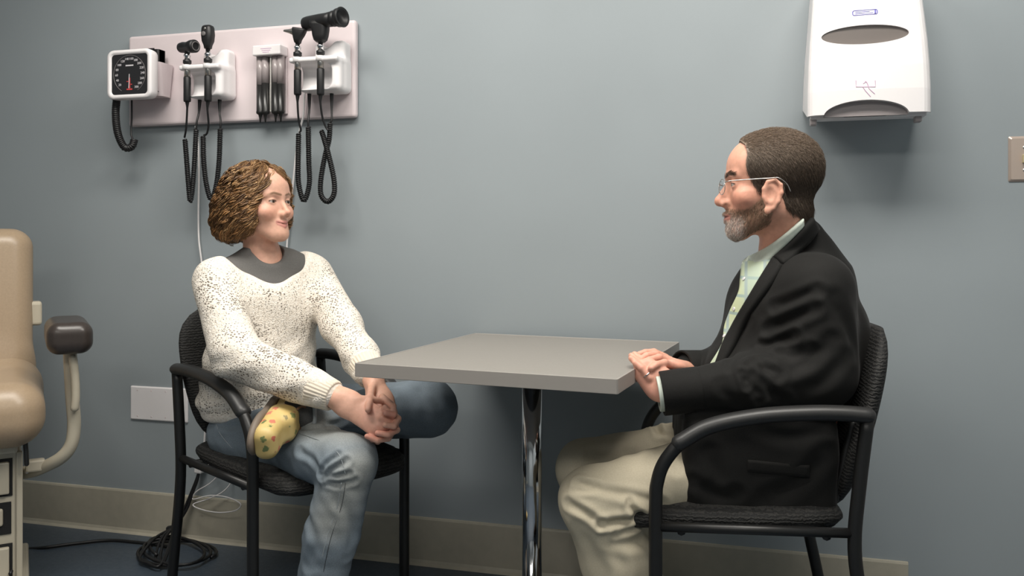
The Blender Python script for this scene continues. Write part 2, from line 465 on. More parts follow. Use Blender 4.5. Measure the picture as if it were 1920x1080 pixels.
# a door beyond the light switch, right of the frame
x0 = WP(1975, 540)[0]
mob('trim_1', cat_(slab(x0, x0+.06, -.035, 0, 0, 2.1), slab(XR-.06, XR, -.035, 0, 0, 2.1), slab(x0+.06, XR-.06, -.035, 0, 2.04, 2.1)), M['greyplastic'], kind='structure')
mob('door_1', rbox(((x0+XR)/2, -.008, 1.02), (XR-x0-.12, .016, 2.036), .002), M['greyplastic'], kind='structure')
for i, ((lx, ly), pw) in enumerate(LIGHTS):
    t = thing('ceiling_lamp', (lx, ly, CEIL), 'recessed rectangular ceiling lamp ' + ('above the woman', 'above the man', 'added as fill behind the camera on the left', 'added as fill behind the camera on the right')[i], 'lamp', 'ceiling lamps')
    for dx, dy, sx, sy in ((0, .30, 1.24, .03), (0, -.30, 1.24, .03), (.605, 0, .03, .57), (-.605, 0, .03, .57)):
        mob('frame_bar', rbox((lx+dx, ly+dy, CEIL-.011), (sx, sy, .02), .003), M['white'], t)
    mob('diffuser', rbox((lx, ly, CEIL-.008), (1.18, .57, .012), 0), M['glow'], t)

# ------------------------------------------------------------------ table
TZ = 0.74
c4 = [ZP(658, 681, TZ), ZP(1150, 710, TZ), ZP(1280, 641, TZ), ZP(893, 626, TZ)]
tc = sum(c4)/4
ex = (c4[1]-c4[0]+c4[2]-c4[3])/2; ey = (c4[3]-c4[0]+c4[2]-c4[1])/2
tw, td = np.linalg.norm(ex), np.linalg.norm(ey)
ta = math.atan2(ex[1], ex[0]); tb = math.atan2(ey[1], ey[0])-math.pi/2; ta = (ta+tb)/2
RT = rotz(ta)
# keep the far edge off the wall
far = max((RT@np.array([sx*tw/2, td/2, 0]))[1] for sx in (-1, 1))+tc[1]
if far > -0.012: tc[1] -= far+0.012
t = thing('pedestal_table', (tc[0], tc[1], 0), 'square grey laminate table on a chrome post, between the two seated people', 'table')
mob('tabletop', rbox(tc-[0, 0, .0155], (tw-.004, td-.004, .030), .0012, 2, RT), M['lam'], t)
eb = []
for s, (w, h) in ((0, (tw, td)), (1, (td, tw)), (2, (tw, td)), (3, (td, tw))):
    R2 = rotz(ta+s*math.pi/2)
    mob('edge_band', rbox(tc+R2@np.array([0, -h/2, -.0155]), (w, .004, .0325), .0012, 2, R2), M['lam_edge'], t)
mob('post', lathe([(.0255, .03), (.0255, TZ-.04)], (tc[0], tc[1], 0), 40), M['chrome'], t, True)
mob('mounting_plate', lathe([(.03, TZ-.05), (.06, TZ-.04), (.11, TZ-.036), (.11, TZ-.0315)], (tc[0], tc[1], 0), 32), M['blackmetal'], t)
mob('base', lathe([(.22, 0), (.22, .008), (.20, .016), (.06, .03), (.035, .045)], (tc[0], tc[1], 0), 48), M['chrome'], t, True)

# ------------------------------------------------------------------ armchairs (local: x = width, y = forward, z up; rear legs at y = 0)
CW, CL, LR = 0.47, 0.41, 0.0145
def make_chair(loc, rz, label):
    t = thing('armchair', loc, label, 'chair', 'black armchairs', rz); ORG[t.name] = np.zeros(3)
    add = lambda n, vf, m, p=t, sm=True: mob(n, vf, m, p, sm, local=True)
    for s in (-1, 1):
        x = s*CW/2
        arc = spline([(x, CL+.004, .003), (x, CL+.004, .25), (x, CL+.004, .46), (x, CL, .515), (x, CL-.017, .56), (x, CL-.055, .603), (x, CL-.11, .633)], 6)
        add('leg', tube(arc, LR, 12), M['blackmetal'])
        rear = spline([(x, -.065, .003), (x, -.035, .16), (x, -.006, .30), (x, .004, .40), (x, -.006, .52), (x, -.022, .655)], 6)
        add('leg', tube(rear, LR, 12), M['blackmetal'])
        arm = spline([(x, CL-.045, .598), (x, CL-.11, .635), (x, CL-.21, .658), (x, CL-.31, .667), (x, .03, .668), (x, -.022, .665)], 6)
        add('armrest', round_tube(arm, .0168, 14, flat=1.25), M['blackplastic'])
        add('seat_rail', tube([(x, .0, .418), (x, CL, .418)], .011, 8), M['blackmetal'])
        add('back_post', tube(spline([(s*.15, .045, .41), (s*.15, .02, .47), (s*.15, .0, .56), (s*.15, -.02, .64)], 4), .009, 8), M['blackmetal'])
    add('cross_rail', tube([(-CW/2, .06, .41), (CW/2, .06, .41)], .010, 8), M['blackmetal'])
    add('cross_rail', tube([(-CW/2, CL-.05, .41), (CW/2, CL-.05, .41)], .010, 8), M['blackmetal'])
    # seat cushion with a waterfall front, on a thin pan
    rings = []
    for y, zt, zb, w in ((.015, .452, .425, .19), (.03, .464, .412, .205), (.08, .466, .402, .216), (.2, .458, .400, .222), (.33, .459, .400, .222),
                         (.40, .457, .394, .218), (.455, .447, .388, .205), (.485, .432, .390, .180), (.498, .418, .400, .14)):
        n = 28; a = np.arange(n)*2*math.pi/n; c, s_ = np.cos(a), np.sin(a)
        e = 0.42
        rings.append(np.stack([w*np.sign(c)*np.abs(c)**e, np.full(n, y), (zt+zb)/2+(zt-zb)/2*np.sign(s_)*np.abs(s_)**.75], 1))
    add('seat', loft(rings), M['rib'])
    add('seat_pan', rbox((0, .235, .400), (.36, .36, .016), .006), M['blackplastic'], sm=False)
    # backrest: curved padded shell
    rings = []
    zs = np.linspace(.435, .835, 17)
    for z in zs:
        q = (z-.635)/.20; w = .214*(1-abs(q)**5*.42)*(1-.05*(-q)) * (1-.10*max(0, -q)); th = .023*(1-abs(q)**6*.6)
        yc = .008-.10*((z-.435)/.4)-.012*math.sin((z-.435)/.4*math.pi)
        n = 32; a = np.arange(n)*2*math.pi/n; c, s_ = np.cos(a), np.sin(a)
        xx = w*np.sign(c)*np.abs(c)**.5
        rings.append(np.stack([xx, yc+.9*xx**2*.6+th*np.sign(s_)*np.abs(s_)**.7, np.full(n, z)], 1))
    b = add('backrest', loft(rings[::-1]), M['rib'])
    return t
def copy_tree(o, parent=None):
    c = o.copy(); COL.objects.link(c); c.parent = parent
    for ch in list(o.children): copy_tree(ch, c)
    return c
nr = J(338, 900, 2.40); nf = J(478, 900, 2.10); f2 = (nf-nr)[:2]; f2 /= np.linalg.norm(f2)
rz_w = math.atan2(f2[1], f2[0])-math.pi/2
left2 = np.array([-f2[1], f2[0]])
o_w = nr[:2]+left2*CW/2+f2*0.0
chair_w = make_chair((o_w[0], o_w[1], 0), rz_w, 'black armchair with ribbed back under the woman in the cream sweater')
nf = J(1255, 900, 1.82); nr = J(1606, 900, 1.78); f2 = (nf-nr)[:2]; f2 /= np.linalg.norm(f2)
rz_m = math.atan2(f2[1], f2[0])-math.pi/2
right2 = np.array([f2[1], -f2[0]])
o_m = nr[:2]+right2*CW/2
chair_m = copy_tree(chair_w); chair_m.location = (o_m[0], o_m[1], 0); chair_m.rotation_euler = (0, 0, rz_m)
chair_m['label'] = 'black armchair with ribbed back under the man in the dark jacket'

# ------------------------------------------------------------------ wall board and instruments
BO = 0.028                                      # the board's front stands this far off the wall
bl, br_ = WP(240, 156, BO)[0], WP(666, 124, BO)[0]
btop = (WP(240, 72, BO)[2]+WP(666, 32, BO)[2])/2; bbot = (WP(240, 240, BO)[2]+WP(666, 217, BO)[2])/2
mob('instrument_board', rbox(((bl+br_)/2, -BO/2, (btop+bbot)/2), (br_-bl, BO-.001, btop-bbot), .010, 3), M['board'],
    label='long pale mounting board on the wall above the woman', cat='board')
# blood pressure gauge: dial box on a bracket over a cuff basket
GO = 0.165
ga, gb = WP(200, 140, GO)[0], WP(283, 140, GO)[0]; gt, gbm = WP(241, 92, GO)[2], WP(241, 185, GO)[2]
gc = np.array([(ga+gb)/2, -GO, (gt+gbm)/2]); gw, gh = gb-ga, gt-gbm
RF = np.array([[1, 0, 0], [0, 0, -1], [0, 1, 0]], float)       # x right, local z toward the room
t = thing('blood_pressure_gauge', (gc[0], -BO, gbm), 'square white-framed blood pressure dial with coiled black hose on the wall board', 'gauge')
def rrect(w, h, r, n=6):
    out = []
    for cx, cz, a0 in ((w/2-r, h/2-r, 0), (-w/2+r, h/2-r, 90), (-w/2+r, -h/2+r, 180), (w/2-r, -h/2+r, 270)):
        for k in range(n+1):
            a = math.radians(a0+90*k/n); out.append((cx+r*math.cos(a), cz+r*math.sin(a)))
    return np.array(out)
def wall_rings(c, spec):
    """rounded rectangles stacked away from the wall: (width, height, radius, offset)"""
    rs = []
    for w, h, r, o in spec:
        q = rrect(w, h, r); rs.append(np.stack([c[0]+q[:, 0], np.full(len(q), -o), c[2]+q[:, 1]], 1))
    return rs
case = wall_rings(gc, [(gw*.86, gh*.86, .02, GO-.045), (gw*.98, gh*.98, .022, GO-.036), (gw, gh, .024, GO-.02), (gw, gh, .024, GO-.006), (gw*.97, gh*.97, .022, GO), (gw*.84, gh*.84, .014, GO), (gw*.81, gh*.81, .012, GO-.006)])
mob('frame', loft(case), M['white'], t, True)
dl = mob('dial', loft(wall_rings(gc, [(gw*.81, gh*.81, .012, GO-.0058), (gw*.81, gh*.81, .012, GO-.0045)])), M['dial'], t)
R0 = gw*.36
ang = lambda i: math.radians(242-300*i/15)
ring = [(gc[0]+R0*math.cos(a), -GO+.004, gc[2]+R0*math.sin(a)) for a in np.linspace(math.radians(240), math.radians(-60), 50)]
mob('scale_ring', tube(ring, .0011, 5), M['greyink'], dl)
nums = [text_vf(str(20*i), .0110, (gc[0]+R0*.82*math.cos(ang(i)), -GO+.0042, gc[2]+R0*.82*math.sin(ang(i))), RF) for i in range(1, 16)]
mob('numerals', cat_(*nums), M['whiteink'], dl)
mob('needle', tube([(gc[0], -GO+.003, gc[2]-.0), (gc[0]-.002, -GO+.003, gc[2]-R0*.75)], .0012, 6), M['whiteink'], dl)
mob('red_band', cat_(*[rbox((gc[0]+dx, -GO+.004, gc[2]-dz), (w, .0006, h), 0) for dx, dz, w, h in ((.0, .03, .006, .036), (-.006, .024, .010, .003), (.005, .034, .010, .003), (0, .05, .022, .005))]), M['redink'], dl)
mob('name_print', rbox((gc[0], -GO+.004, gc[2]+R0*.46), (.030, .0006, .0045), 0), M['whiteink'], dl)
mob('bracket', rbox((gc[0]+.02, -(GO-.045+BO)/2, gc[2]), (.06, GO-.045-BO, .05), .004), M['white'], t)
kx = (WP(288, 150, BO+.06)[0]); ke = WP(312, 150, BO+.045)[0]; kz0, kz1 = WP(300, 182, BO+.03)[2], WP(300, 122, BO+.03)[2]
bx0 = ke-.19
def basket():
    out = []
    for z, w, dd in ((kz0, .165, .055), (kz1, .19, .085)):
        q = rrect(w, dd, .014); out.append(np.stack([ke-.095+q[:, 0], -BO-.0-dd/2+q[:, 1], np.full(len(q), z)], 1))
    for z, w, dd in ((kz1, .182, .077), (kz0+.01, .157, .047)):
        q = rrect(w, dd, .012); out.append(np.stack([ke-.095+q[:, 0], -BO-.004-dd/2+q[:, 1], np.full(len(q), z)], 1))
    return loft(out)
mob('cuff_basket', basket(), M['board'], t)
hx, ho = WP(219, 190, .13)[0], .13
hose = spline([WP(219, 184, .13), WP(217, 215, .13), WP(221, 250, .12), WP(233, 276, .10), WP(247, 275, .09), WP(252, 262, .085)], 10)
mob('coiled_hose', cat_(helix(hose, .0088, .0046, .0062, 10, 6), tube(hose, .007, 8)), M['blackrubber'], t, True)
mob('tube', tube(spline([WP(250, 264, .085), WP(246, 250, .08), WP(247, 220, .075), WP(247, 186, .075)], 6), .0032, 8), M['blackrubber'], t, True)
cx, cz = WP(292, 100, BO+.04), WP(262, 92, BO+.045)
cf = thing('pressure_cuff', (ke-.095, -BO-.04, kz0+.012), 'black rolled blood pressure cuff in the gauge basket', 'cuff')
sp = [(ke-.095+(.030+.004*a)*math.cos(a)*1.9, -BO-.042+(.010+.0022*a)*math.sin(a)) for a in np.linspace(0, 11.5, 70)]
sp = [(np.clip(x, ke-.175, ke-.02), np.clip(y, -BO-.074, -BO-.010)) for x, y in sp]
zt = WP(292, 95, BO+.04)[2]
mob('rolled_cuff', (np.array([(x, y, z) for z in (kz0+.012, zt) for x, y in sp]+[(x, y-.003, z) for z in (kz0+.012, zt) for x, y in sp]),
    [q for i in range(69) for q in ((i, i+1, 70+i+1, 70+i), (140+i, 210+i, 210+i+1, 140+i+1), (70+i, 70+i+1, 210+i+1, 210+i))]), M['blackrubber'], cf)
mob('fastener_strip', rbox((ke-.045, -BO-.0765, (kz0+zt)/2+.02), (.03, .003, zt-kz0-.05), .001), M['blackplastic'], cf)

def charger(pl, pr, pt, pb, label):
    """white two-well handle cradle: body, deep scooped front, lip with slots"""
    o = BO
    xr = WP(pr, (pt+pb)/2, o)[0]; dep = .095
    xl = WP(pl, (pt+pb)/2, o+dep)[0]; zt_, zb_ = WP(pr-50, pt, o+.05)[2], WP(pr-50, pb, o+.06)[2]
    w = xr-xl; h = zt_-zb_; cx_ = (xl+xr)/2
    zl = zb_+h*.64                               # lip height
    t = thing('instrument_charger', (cx_, -o, zb_), label, 'charger', 'instrument chargers')
    ops = [U(rb((cx_+w*.08, -o-dep*.45, (zb_+zl)/2), (w*.42, dep*.45, (zl-zb_)/2), .016)),
           U(rb((cx_+w*.20, -o-.026, (zb_+zt_)/2), (w*.30, .027, h/2), .014), .012),
           U(rb((cx_+w*.02, -o-dep*.5-.012, zl-.007), (w*.47, dep*.5-.004, .0085), .006), .01),
           S(rb((cx_-w*.12, -o-dep, (zb_+zl)/2-.006), (w*.46, .046, (zl-zb_)*.5-.014), .022), .005),
           S(rcone((cx_+w*.10, -o-.08, zt_+.012), (cx_+w*.10, -o-.03, zt_+.012), .035, .035), .008),
           ('i', plane((0, -o+.0005, 0), (0, 1, 0)), 0)]
    mob('housing', net(ops, .0028), M['white'], t, True)
    mob('print', rbox((cx_+w*.02, -o-dep+.0455, zb_+h*.26), (.022, .0012, .002), 0), M['greyink'], t)
    mob('pilot_light', lathe([(.0035, 0), (.0035, .003), (.002, .0045)], (cx_+w*.04, -o-dep+.0465, zb_+h*.17), 10, RF), M['ivory'], t)
    return t, zl, zb_, cx_, w
ch1 = charger(333, 444, 93, 184, 'white cradle holding two black diagnostic handles, nearer the dial')
ch2 = charger(538, 660, 77, 172, 'white cradle holding two black diagnostic handles, at the right end of the board')
for (t, zl, zb_, cx_, w), pxs in ((ch1, (351, 390)), (ch2, (558, 601))):
    for p in pxs:
        x = WP(p, 130, .118)[0]
        mob('slot_collar', lathe([(.0125, zl-.014), (.0165, zl-.012), (.0165, zl+.002), (.0125, zl+.003)], (x, -.118, 0), 18), M['whitecord'], t, True)
def handle(name, label, px, ptop, pbot, zl, start, path, end, coilr=.0088):
    """diagnostic handle hanging in its collar, with strain relief, coiled cord and plug"""
    x = WP(px, 150, .118)[0]; c = (x, -.118, 0); z1 = WP(px, pbot, .118)[2]
    t = thing(name, (x, -.118, z1), label, 'instrument', 'diagnostic handles on the board')
    zg = zl-.026
    mob('grip', lathe([(.0105, z1), (.0118, z1+.004), (.0118, zg-.014), (.0108, zg-.011)], c, 20), M['blackrubber'], t, True)
    mob('chrome_sleeve', lathe([(.0098, zg-.012), (.0098, zl+.006)], c, 20), M['steel'], t, True)
    mob('dimmer_ring', lathe([(.010, zl+.006), (.0135, zl+.008), (.0135, zl+.018), (.0105, zl+.020)], c, 18), M['blackrubber'], t, True)
    mob('chrome_neck', lathe([(.0092, zl+.020), (.0092, zl+.030), (.0112, zl+.032), (.0112, zl+.036), (.0078, zl+.038), (.0078, ptop)], c, 20), M['chrome'], t, True)
    cord = mob('cord', tube(spline([(x, -.118, z1+.002)]+start, 8), np.r_[np.linspace(.0075, .0034, 8), np.full(len(start)*8-7, .0034)], 8), M['blackrubber'], t, True)
    mob('coil', cat_(helix(spline(path, 14), coilr*.72, .0030, .0062, 9, 5), tube(spline(path, 14), coilr*.68, 8)), M['blackrubber'], cord, True)
    E = spline(end, 8); n = len(E)
    mob('plug_tail', tube(E, np.r_[np.full(n-9, .0034), np.linspace(.0034, .0075, 9)], 8), M['blackrubber'], cord, True)
    return t, x, c
w_ = lambda px, py, o=.09: WP(px, py, o)
t, x, c = handle('otoscope', 'black wall otoscope, leftmost handle on the board', 351, ch1[1]+.050, 191, ch1[1],
    [w_(351, 205, .115), w_(349, 240, .10), w_(346, 258)], [w_(347, 262), w_(350, 300), w_(354, 352), w_(357, 377, .085), w_(361, 352, .08), w_(365, 300, .08), w_(368, 243, .08)],
    [w_(368, 243, .08), w_(369, 228, .08), w_(373, 210, .07), w_(375, 180, .065)])
hz = ch1[1]+.062
mob('head', cat_(lathe([(.012, -.036), (.0165, -.034), (.018, -.02), (.0165, -.004), (.0175, .008), (.021, .022), (.0215, .040), (.018, .045), (.012, .044)], (x, -.118, hz), 22, axis_R((1, -.35, -.06))),
                 lathe([(.009, -.022), (.011, 0)], (x, -.118, hz), 18)), M['blackrubber'], t, True)
mob('lens_ring', lathe([(.0125, .0448), (.0155, .047), (.0125, .0475)], (x, -.118, hz), 20, axis_R((1, -.35, -.06)), False), M['greyink'], t)
t, x, c = handle('ophthalmoscope', 'slim upright black ophthalmoscope, second handle from the dial', 390, ch1[1]+.058, 190, ch1[1],
    [w_(389, 205, .115), w_(391, 232, .10), w_(388, 250), w_(382, 254)], [w_(381, 256), w_(382, 300), w_(387, 345), w_(396, 374, .085), w_(405, 350, .08), w_(411, 300, .08), w_(413, 242, .08)],
    [w_(413, 242, .08), w_(414, 228, .08), w_(412, 212, .07), w_(412, 180, .065)])
b0 = ch1[1]+.052
rg = []
for z, wx, wy in ((0, .011, .011), (.010, .012, .013), (.024, .018, .017), (.045, .0205, .018), (.066, .019, .016), (.073, .0165, .013), (.076, .011, .008)):
    q = rrect(2*wx, 2*wy, min(wx, wy)*.7, 4); rg.append(np.stack([x+q[:, 0], -.118+q[:, 1], np.full(len(q), b0+z)], 1))
mob('head', loft(rg), M['blackrubber'], t, True)
mob('lens_dial', lathe([(.008, 0), (.008, .003), (.005, .0045)], (x-.004, -.118-.017, b0+.045), 16, RF), M['greyink'], t, True)
mob('sight_hole', lathe([(.004, 0), (.004, .002)], (x, -.118-.0165, b0+.062), 12, RF), M['steel'], t, True)
t, x, c = handle('ear_scope', 'black otoscope with a pale cone tip, third handle from the dial', 558, ch2[1]+.052, 178, ch2[1],
    [w_(558, 195, .115), w_(560, 225, .10), w_(564, 243), w_(561, 249)], [w_(560, 251), w_(559, 300), w_(560, 345), w_(570, 376, .085), w_(580, 345, .08), w_(579, 300, .08), w_(578, 238, .08)],
    [w_(578, 238, .08), w_(578, 225, .08), w_(580, 205, .07), w_(580, 168, .065)])
hz = ch2[1]+.060
hv = []
for s_, (zz, wx, wy, xo) in enumerate(((-.012, .0095, .0095, 0), (.0, .0125, .0125, 0), (.014, .0185, .015, .003), (.028, .0225, .016, .006), (.034, .0215, .015, .007))):
    q = rrect(2*wx, 2*wy, min(wx, wy)*.6, 4); hv.append(np.stack([x+xo+q[:, 0], -.118+q[:, 1]*.9, np.full(len(q), hz+zz+q[:, 0]*-.18)], 1))
mob('head', loft(hv), M['blackrubber'], t, True)
mob('speculum', lathe([(.0125, -.004), (.0115, .004), (.007, .016), (.0035, .034), (.003, .035)], (x-.012, -.118, hz+.025), 18, axis_R((-1, -.15, .12))), M['steel'], t, True)
t, x, c = handle('panoramic_ophthalmoscope', 'large T-shaped black ophthalmoscope, rightmost handle on the board', 601, ch2[1]+.048, 178, ch2[1],
    [w_(601, 195, .115), w_(605, 222, .10), w_(612, 240), w_(616, 244)],
    [w_(603, 246, .075), w_(607, 258, .078), w_(616, 290, .09), w_(626, 335, .09), w_(626, 365, .085), w_(614, 378, .08), w_(602, 365, .08), w_(602, 335, .08), w_(610, 290, .075), w_(617, 262, .075), w_(619, 231, .075)],
    [w_(619, 231, .075), w_(622, 224, .075), w_(622, 205, .07), w_(622, 165, .065)])
b0 = ch2[1]+.046
axd = np.array([1, -.28, .015]); tz = WP(601, 40, .118)[2]
rg = []
hh = tz-b0
for k, wx, wy, xo in ((0, .013, .012, 0), (.1, .020, .017, 0), (.3, .024, .019, .0), (.6, .027, .020, .0), (.8, .030, .022, -.003), (1.0, .031, .022, -.004)):
    q = rrect(2*wx, 2*wy, min(wx, wy)*.7, 4); rg.append(np.stack([x+xo+q[:, 0], -.118+q[:, 1], np.full(len(q), b0+k*hh)], 1))
mob('head', loft(rg), M['blackrubber'], t, True)
mob('barrel', lathe([(.017, -.066), (.022, -.064), (.0235, -.05), (.0235, .0), (.0225, .03), (.0235, .045), (.021, .047), (.021, .052), (.025, .054), (.025, .066), (.022, .068), (.022, .070), (.029, .074), (.030, .090), (.028, .092), (.024, .090), (.018, .080), (.0, .078)], (x, -.118, tz), 30, axis_R(axd)), M['blackrubber'], t, True)
mob('eyepiece_rim', tube([np.array([x, -.118, tz])+axis_R(axd)@np.array([.0295*math.cos(a), .0295*math.sin(a), .0905]) for a in np.linspace(0, 6.2832, 33)[:-1]], .0022, 6, True), M['blackplastic'], t, True)
# specula dispenser
o = BO
sx0, sx1 = WP(474, 150, o+.045)[0], WP(531, 150, o+.03)[0]
sz = lambda py: WP(502, py, o+.04)[2]
t = thing('specula_dispenser', ((sx0+sx1)/2, -o, sz(228)), 'specula dispenser of upright tubes filled with black tips, on the board', 'dispenser')
mob('cap', rbox(((sx0+sx1)/2, -o-.025, (sz(85)+sz(104))/2), (sx1-sx0, .05, sz(85)-sz(104)), .004), M['white'], t)
mob('cap_print', cat_(*[rbox(((sx0+sx1)/2, -o-.0503, sz(92)-.006*i), (.04-.008*i, .0006, .002), 0) for i in range(3)]), M['pinkink'], t)
mob('back_plate', rbox(((sx0+sx1)/2, -o-.003, (sz(104)+sz(212))/2), (sx1-sx0, .006, sz(104)-sz(212)), .002), M['board'], t)
dx = (sx1-sx0-.008)/5
for i in range(5):
    if i == 2:
        mob('divider_rod', tube([(sx0+.004+dx*2.5, -o-.02, sz(104)), (sx0+.004+dx*2.5, -o-.02, sz(208))], .005, 8), M['steel'], t); continue
    xx = sx0+.004+dx*(i+.5); zm = sz(157-3*(i % 2))
    tb_ = mob('tube', lathe([(.0125, zm), (.0125, sz(104))], (xx, -o-.022, 0), 16), M['clear'], t, True)
    mob('specula_stack', lathe([(.002, sz(228)), (.004, sz(219)), (.0065, sz(213)), (.0125, sz(211)), (.0135, sz(208)), (.0125, sz(206)), (.0125, zm)], (xx, -o-.022, 0), 16), M['blacktip'], t, True)
# white power cords running down the wall
tag(mob('power_cord', tube(spline([WP(367, 236, .03), WP(371, 262, .02), WP(373, 320, .012), WP(372, 400, .012), WP(373, 450, .012), WP(378, 492, .012), WP(385, 560, .012), WP(389, 660, .012), WP(386, 780, .012), WP(381, 862, .014)], 8), .0034, 8), M['whitecord'], smooth=True), 'white cord hanging down the wall left of the woman\'s hair', 'cord')
tag(mob('power_cord', tube(spline([WP(571, 172, .045), WP(569, 215, .04), WP(562, 245, .03), WP(555, 290, .015), WP(549, 350, .012), WP(543, 410, .012), WP(538, 460, .012), WP(534, 560, .012), WP(533, 650, .012), WP(526, 740, .012), WP(500, 800, .012)], 8), .0034, 8), M['whitecord'], smooth=True), 'white cord hanging down the wall right of the woman\'s face', 'cord')

# ------------------------------------------------------------------ paper towel dispenser
DO = .225
dxl, dxr = WP(1515, 205, DO)[0], WP(1737, 205, DO-.09)[0]
dcx = (dxl+dxr)/2; dwb = dxr-dxl
dzb = WP(1625, 212, DO)[2]; dzt = dzb+.40
t = thing('towel_dispenser', (dcx, 0, dzb), 'white wall paper towel dispenser with a smoked oval window above the man', 'dispenser')
rg = []
for k, wf, dp in ((0, 1.0, DO), (.01, 1.0, DO), (.15, .998, DO+.001), (.3, .985, DO-.002), (.45, .962, DO-.008), (.6, .93, DO-.017), (.75, .90, DO-.03), (.88, .875, DO-.046), (.97, .85, DO-.065), (1.0, .80, DO-.085)):
    w = dwb*wf/2; z = dzb+k*.40; r = .028
    row = [(-w, 0), (-w, -(dp-r-.01))]
    for a in np.linspace(0, math.pi/2, 6): row.append((-w+r*(1-math.cos(a)), -(dp-.008-r+r*math.sin(a))))
    for q in np.linspace(-1, 1, 9)[1:-1]: row.append((q*(w-r), -(dp-.008*q*q)))
    for a in np.linspace(math.pi/2, 0, 6): row.append((w-r*(1-math.cos(a)), -(dp-.008-r+r*math.sin(a))))
    row += [(w, -(dp-r-.01)), (w, 0)]
    rg.append(np.array([(dcx+a, b-.0005, z+(max(0, 1+b/(DO-.04))*.045 if k < .005 else max(0, 1+b/(DO-.04))*.04 if k < .02 else 0)) for a, b in row]))
body = loft(rg)
# arch cut at the bottom, shallow oval window recess
ax0, ax1 = WP(1545, 210, DO)[0], WP(1706, 210, DO)[0]; az = WP(1625, 187, DO)[2]; acx = (ax0+ax1)/2
arch = [(acx+(ax1-ax0)/2*math.cos(a), dzb-.004+(az-dzb+.004)*math.sin(a)) for a in np.linspace(0, math.pi, 25)]
arch = [(ax1+.0, dzb-.02)]+arch+[(ax0-.0, dzb-.02)]
cut1 = loft([np.array([(a, y, b) for a, b in arch]) for y in (-DO-.03, -DO+.026)])
ox0, ox1 = WP(1540, 65, DO-.02)[0], WP(1704, 65, DO-.02)[0]; oz0, oz1 = WP(1622, 83, DO-.01)[2], WP(1622, 47, DO-.018)[2]
el = [((ox0+ox1)/2+(ox1-ox0)/2*math.cos(a), (oz0+oz1)/2+(oz1-oz0)/2*math.sin(a)) for a in np.linspace(0, 2*math.pi, 49)[:-1]]
cut2 = loft([np.array([(a, y, b) for a, b in el]) for y in (-DO-.03, -DO+.034)])
v_, f_ = boolean(boolean(body, cut1), cut2)
mob('cover', (v_, f_), M['white'], t)
mob('window', loft([np.array([(a, y, b) for a, b in el]) for y in (-DO+.0338, -DO+.0225)]), M['smoke'], t)
mob('exit_plate', loft([np.array([(a, y, b) for a, b in arch[1:-1]]) for y in (-DO+.0258, -DO+.022)]), M['greyplastic'], t)
mob('paper_slot', rbox((acx, -DO+.05, dzb-.002), (.10, .03, .004), 0), M['darkhole'], t)
mob('back_tray', rbox((dcx, -DO+.06, dzb-.001), (dwb*.94, .05, .012), .003), M['white'], t)
for px in (1526, 1724):
    mob('foot', rbox((WP(px, 218, DO-.03)[0], -DO+.055, dzb-.011), (.016, .03, .020), .003), M['greyplastic'], t)
# badge print and tear-off pictogram
bx0, bx1 = WP(1598, 24, DO-.03)[0], WP(1644, 24, DO-.03)[0]; bz = WP(1621, 25, DO-.03)[2]
q = rrect(bx1-bx0, .0125, .004, 4)
def on_front(x, z):
    k = np.clip((z-dzb)/.40, 0, 1); kk = (0, .01, .15, .3, .45, .6, .75, .88, .97, 1.0); dd = (DO, DO, DO+.001, DO-.002, DO-.008, DO-.017, DO-.03, DO-.046, DO-.065, DO-.085)
    return np.array([x, -(np.interp(k, kk, dd)-.008*((x-dcx)/(dwb*.42))**2)-.0008, z])
mob('badge', tube([on_front((bx0+bx1)/2+a, bz+b) for a, b in q], .0011, 4, True), M['blueink'], t)
mob('badge_print', cat_(*[tube([on_front(bx0+.006, bz+s), on_front(bx1-.010-.008*(s > 0), bz+s)], .0009, 4) for s in (-.0022, .0022)]+[tube([on_front(bx1-.005, bz-.004), on_front(bx1-.005, bz+.004)], .0022, 5)]), M['blueink'], t)
ic = lambda px, py: on_front(WP(px, py, DO)[0], WP(px, py, DO)[2])
mob('pictogram', cat_(tube([ic(1605, 151), ic(1605, 163), ic(1641, 163), ic(1641, 151)], .001, 4), tube([ic(1622, 152), ic(1626, 156), ic(1629, 166), ic(1634, 171), ic(1640, 176)], .001, 4),
    tube([ic(1618, 164), ic(1623, 171), ic(1632, 181)], .001, 4), tube([ic(1618, 157), ic(1625, 153)], .0009, 4)), M['pinkink'], t)

# ------------------------------------------------------------------ switch plate, blank plate
sc_ = WP(1891, 298, .004); swz0, swz1 = WP(1891, 341, .004)[2], WP(1891, 256, .004)[2]
sw = .074; scx = sc_[0]+sw/2
t = thing('light_switch', (scx, 0, swz0), 'satin metal switch plate with an ivory toggle at the right edge', 'switch')
rgp = wall_rings(np.array([scx, 0, (swz0+swz1)/2]), [(sw, swz1-swz0, .004, .0005), (sw, swz1-swz0, .004, .002), (sw-.012, swz1-swz0-.012, .003, .0065)])
mob('plate', loft(rgp), M['plate'], t)
mob('toggle', rbox((scx, -.012, (swz0+swz1)/2), (.011, .014, .023), .002), M['ivory'], t)
for dz in (-.03, .03): mob('screw', lathe([(.0042, 0), (.0042, .001), (.003, .0016)], (scx, -.0065, (swz0+swz1)/2+dz), 12, RF), M['steel'], t)
px0, px1 = WP(245, 757, .004)[0], WP(352, 757, .004)[0]; pz0, pz1 = WP(260, 787, .004)[2], WP(260, 724, .004)[2]
t = thing('blank_wall_plate', ((px0+px1)/2, 0, pz0), 'wide blank white cover plate low on the wall by the woman\'s chair', 'plate')
mob('plate', loft(wall_rings(np.array([(px0+px1)/2, 0, (pz0+pz1)/2]), [(px1-px0, pz1-pz0, .004, .0005), (px1-px0, pz1-pz0, .004, .004), (px1-px0-.008, pz1-pz0-.008, .003, .0065)])), M['white'], t)
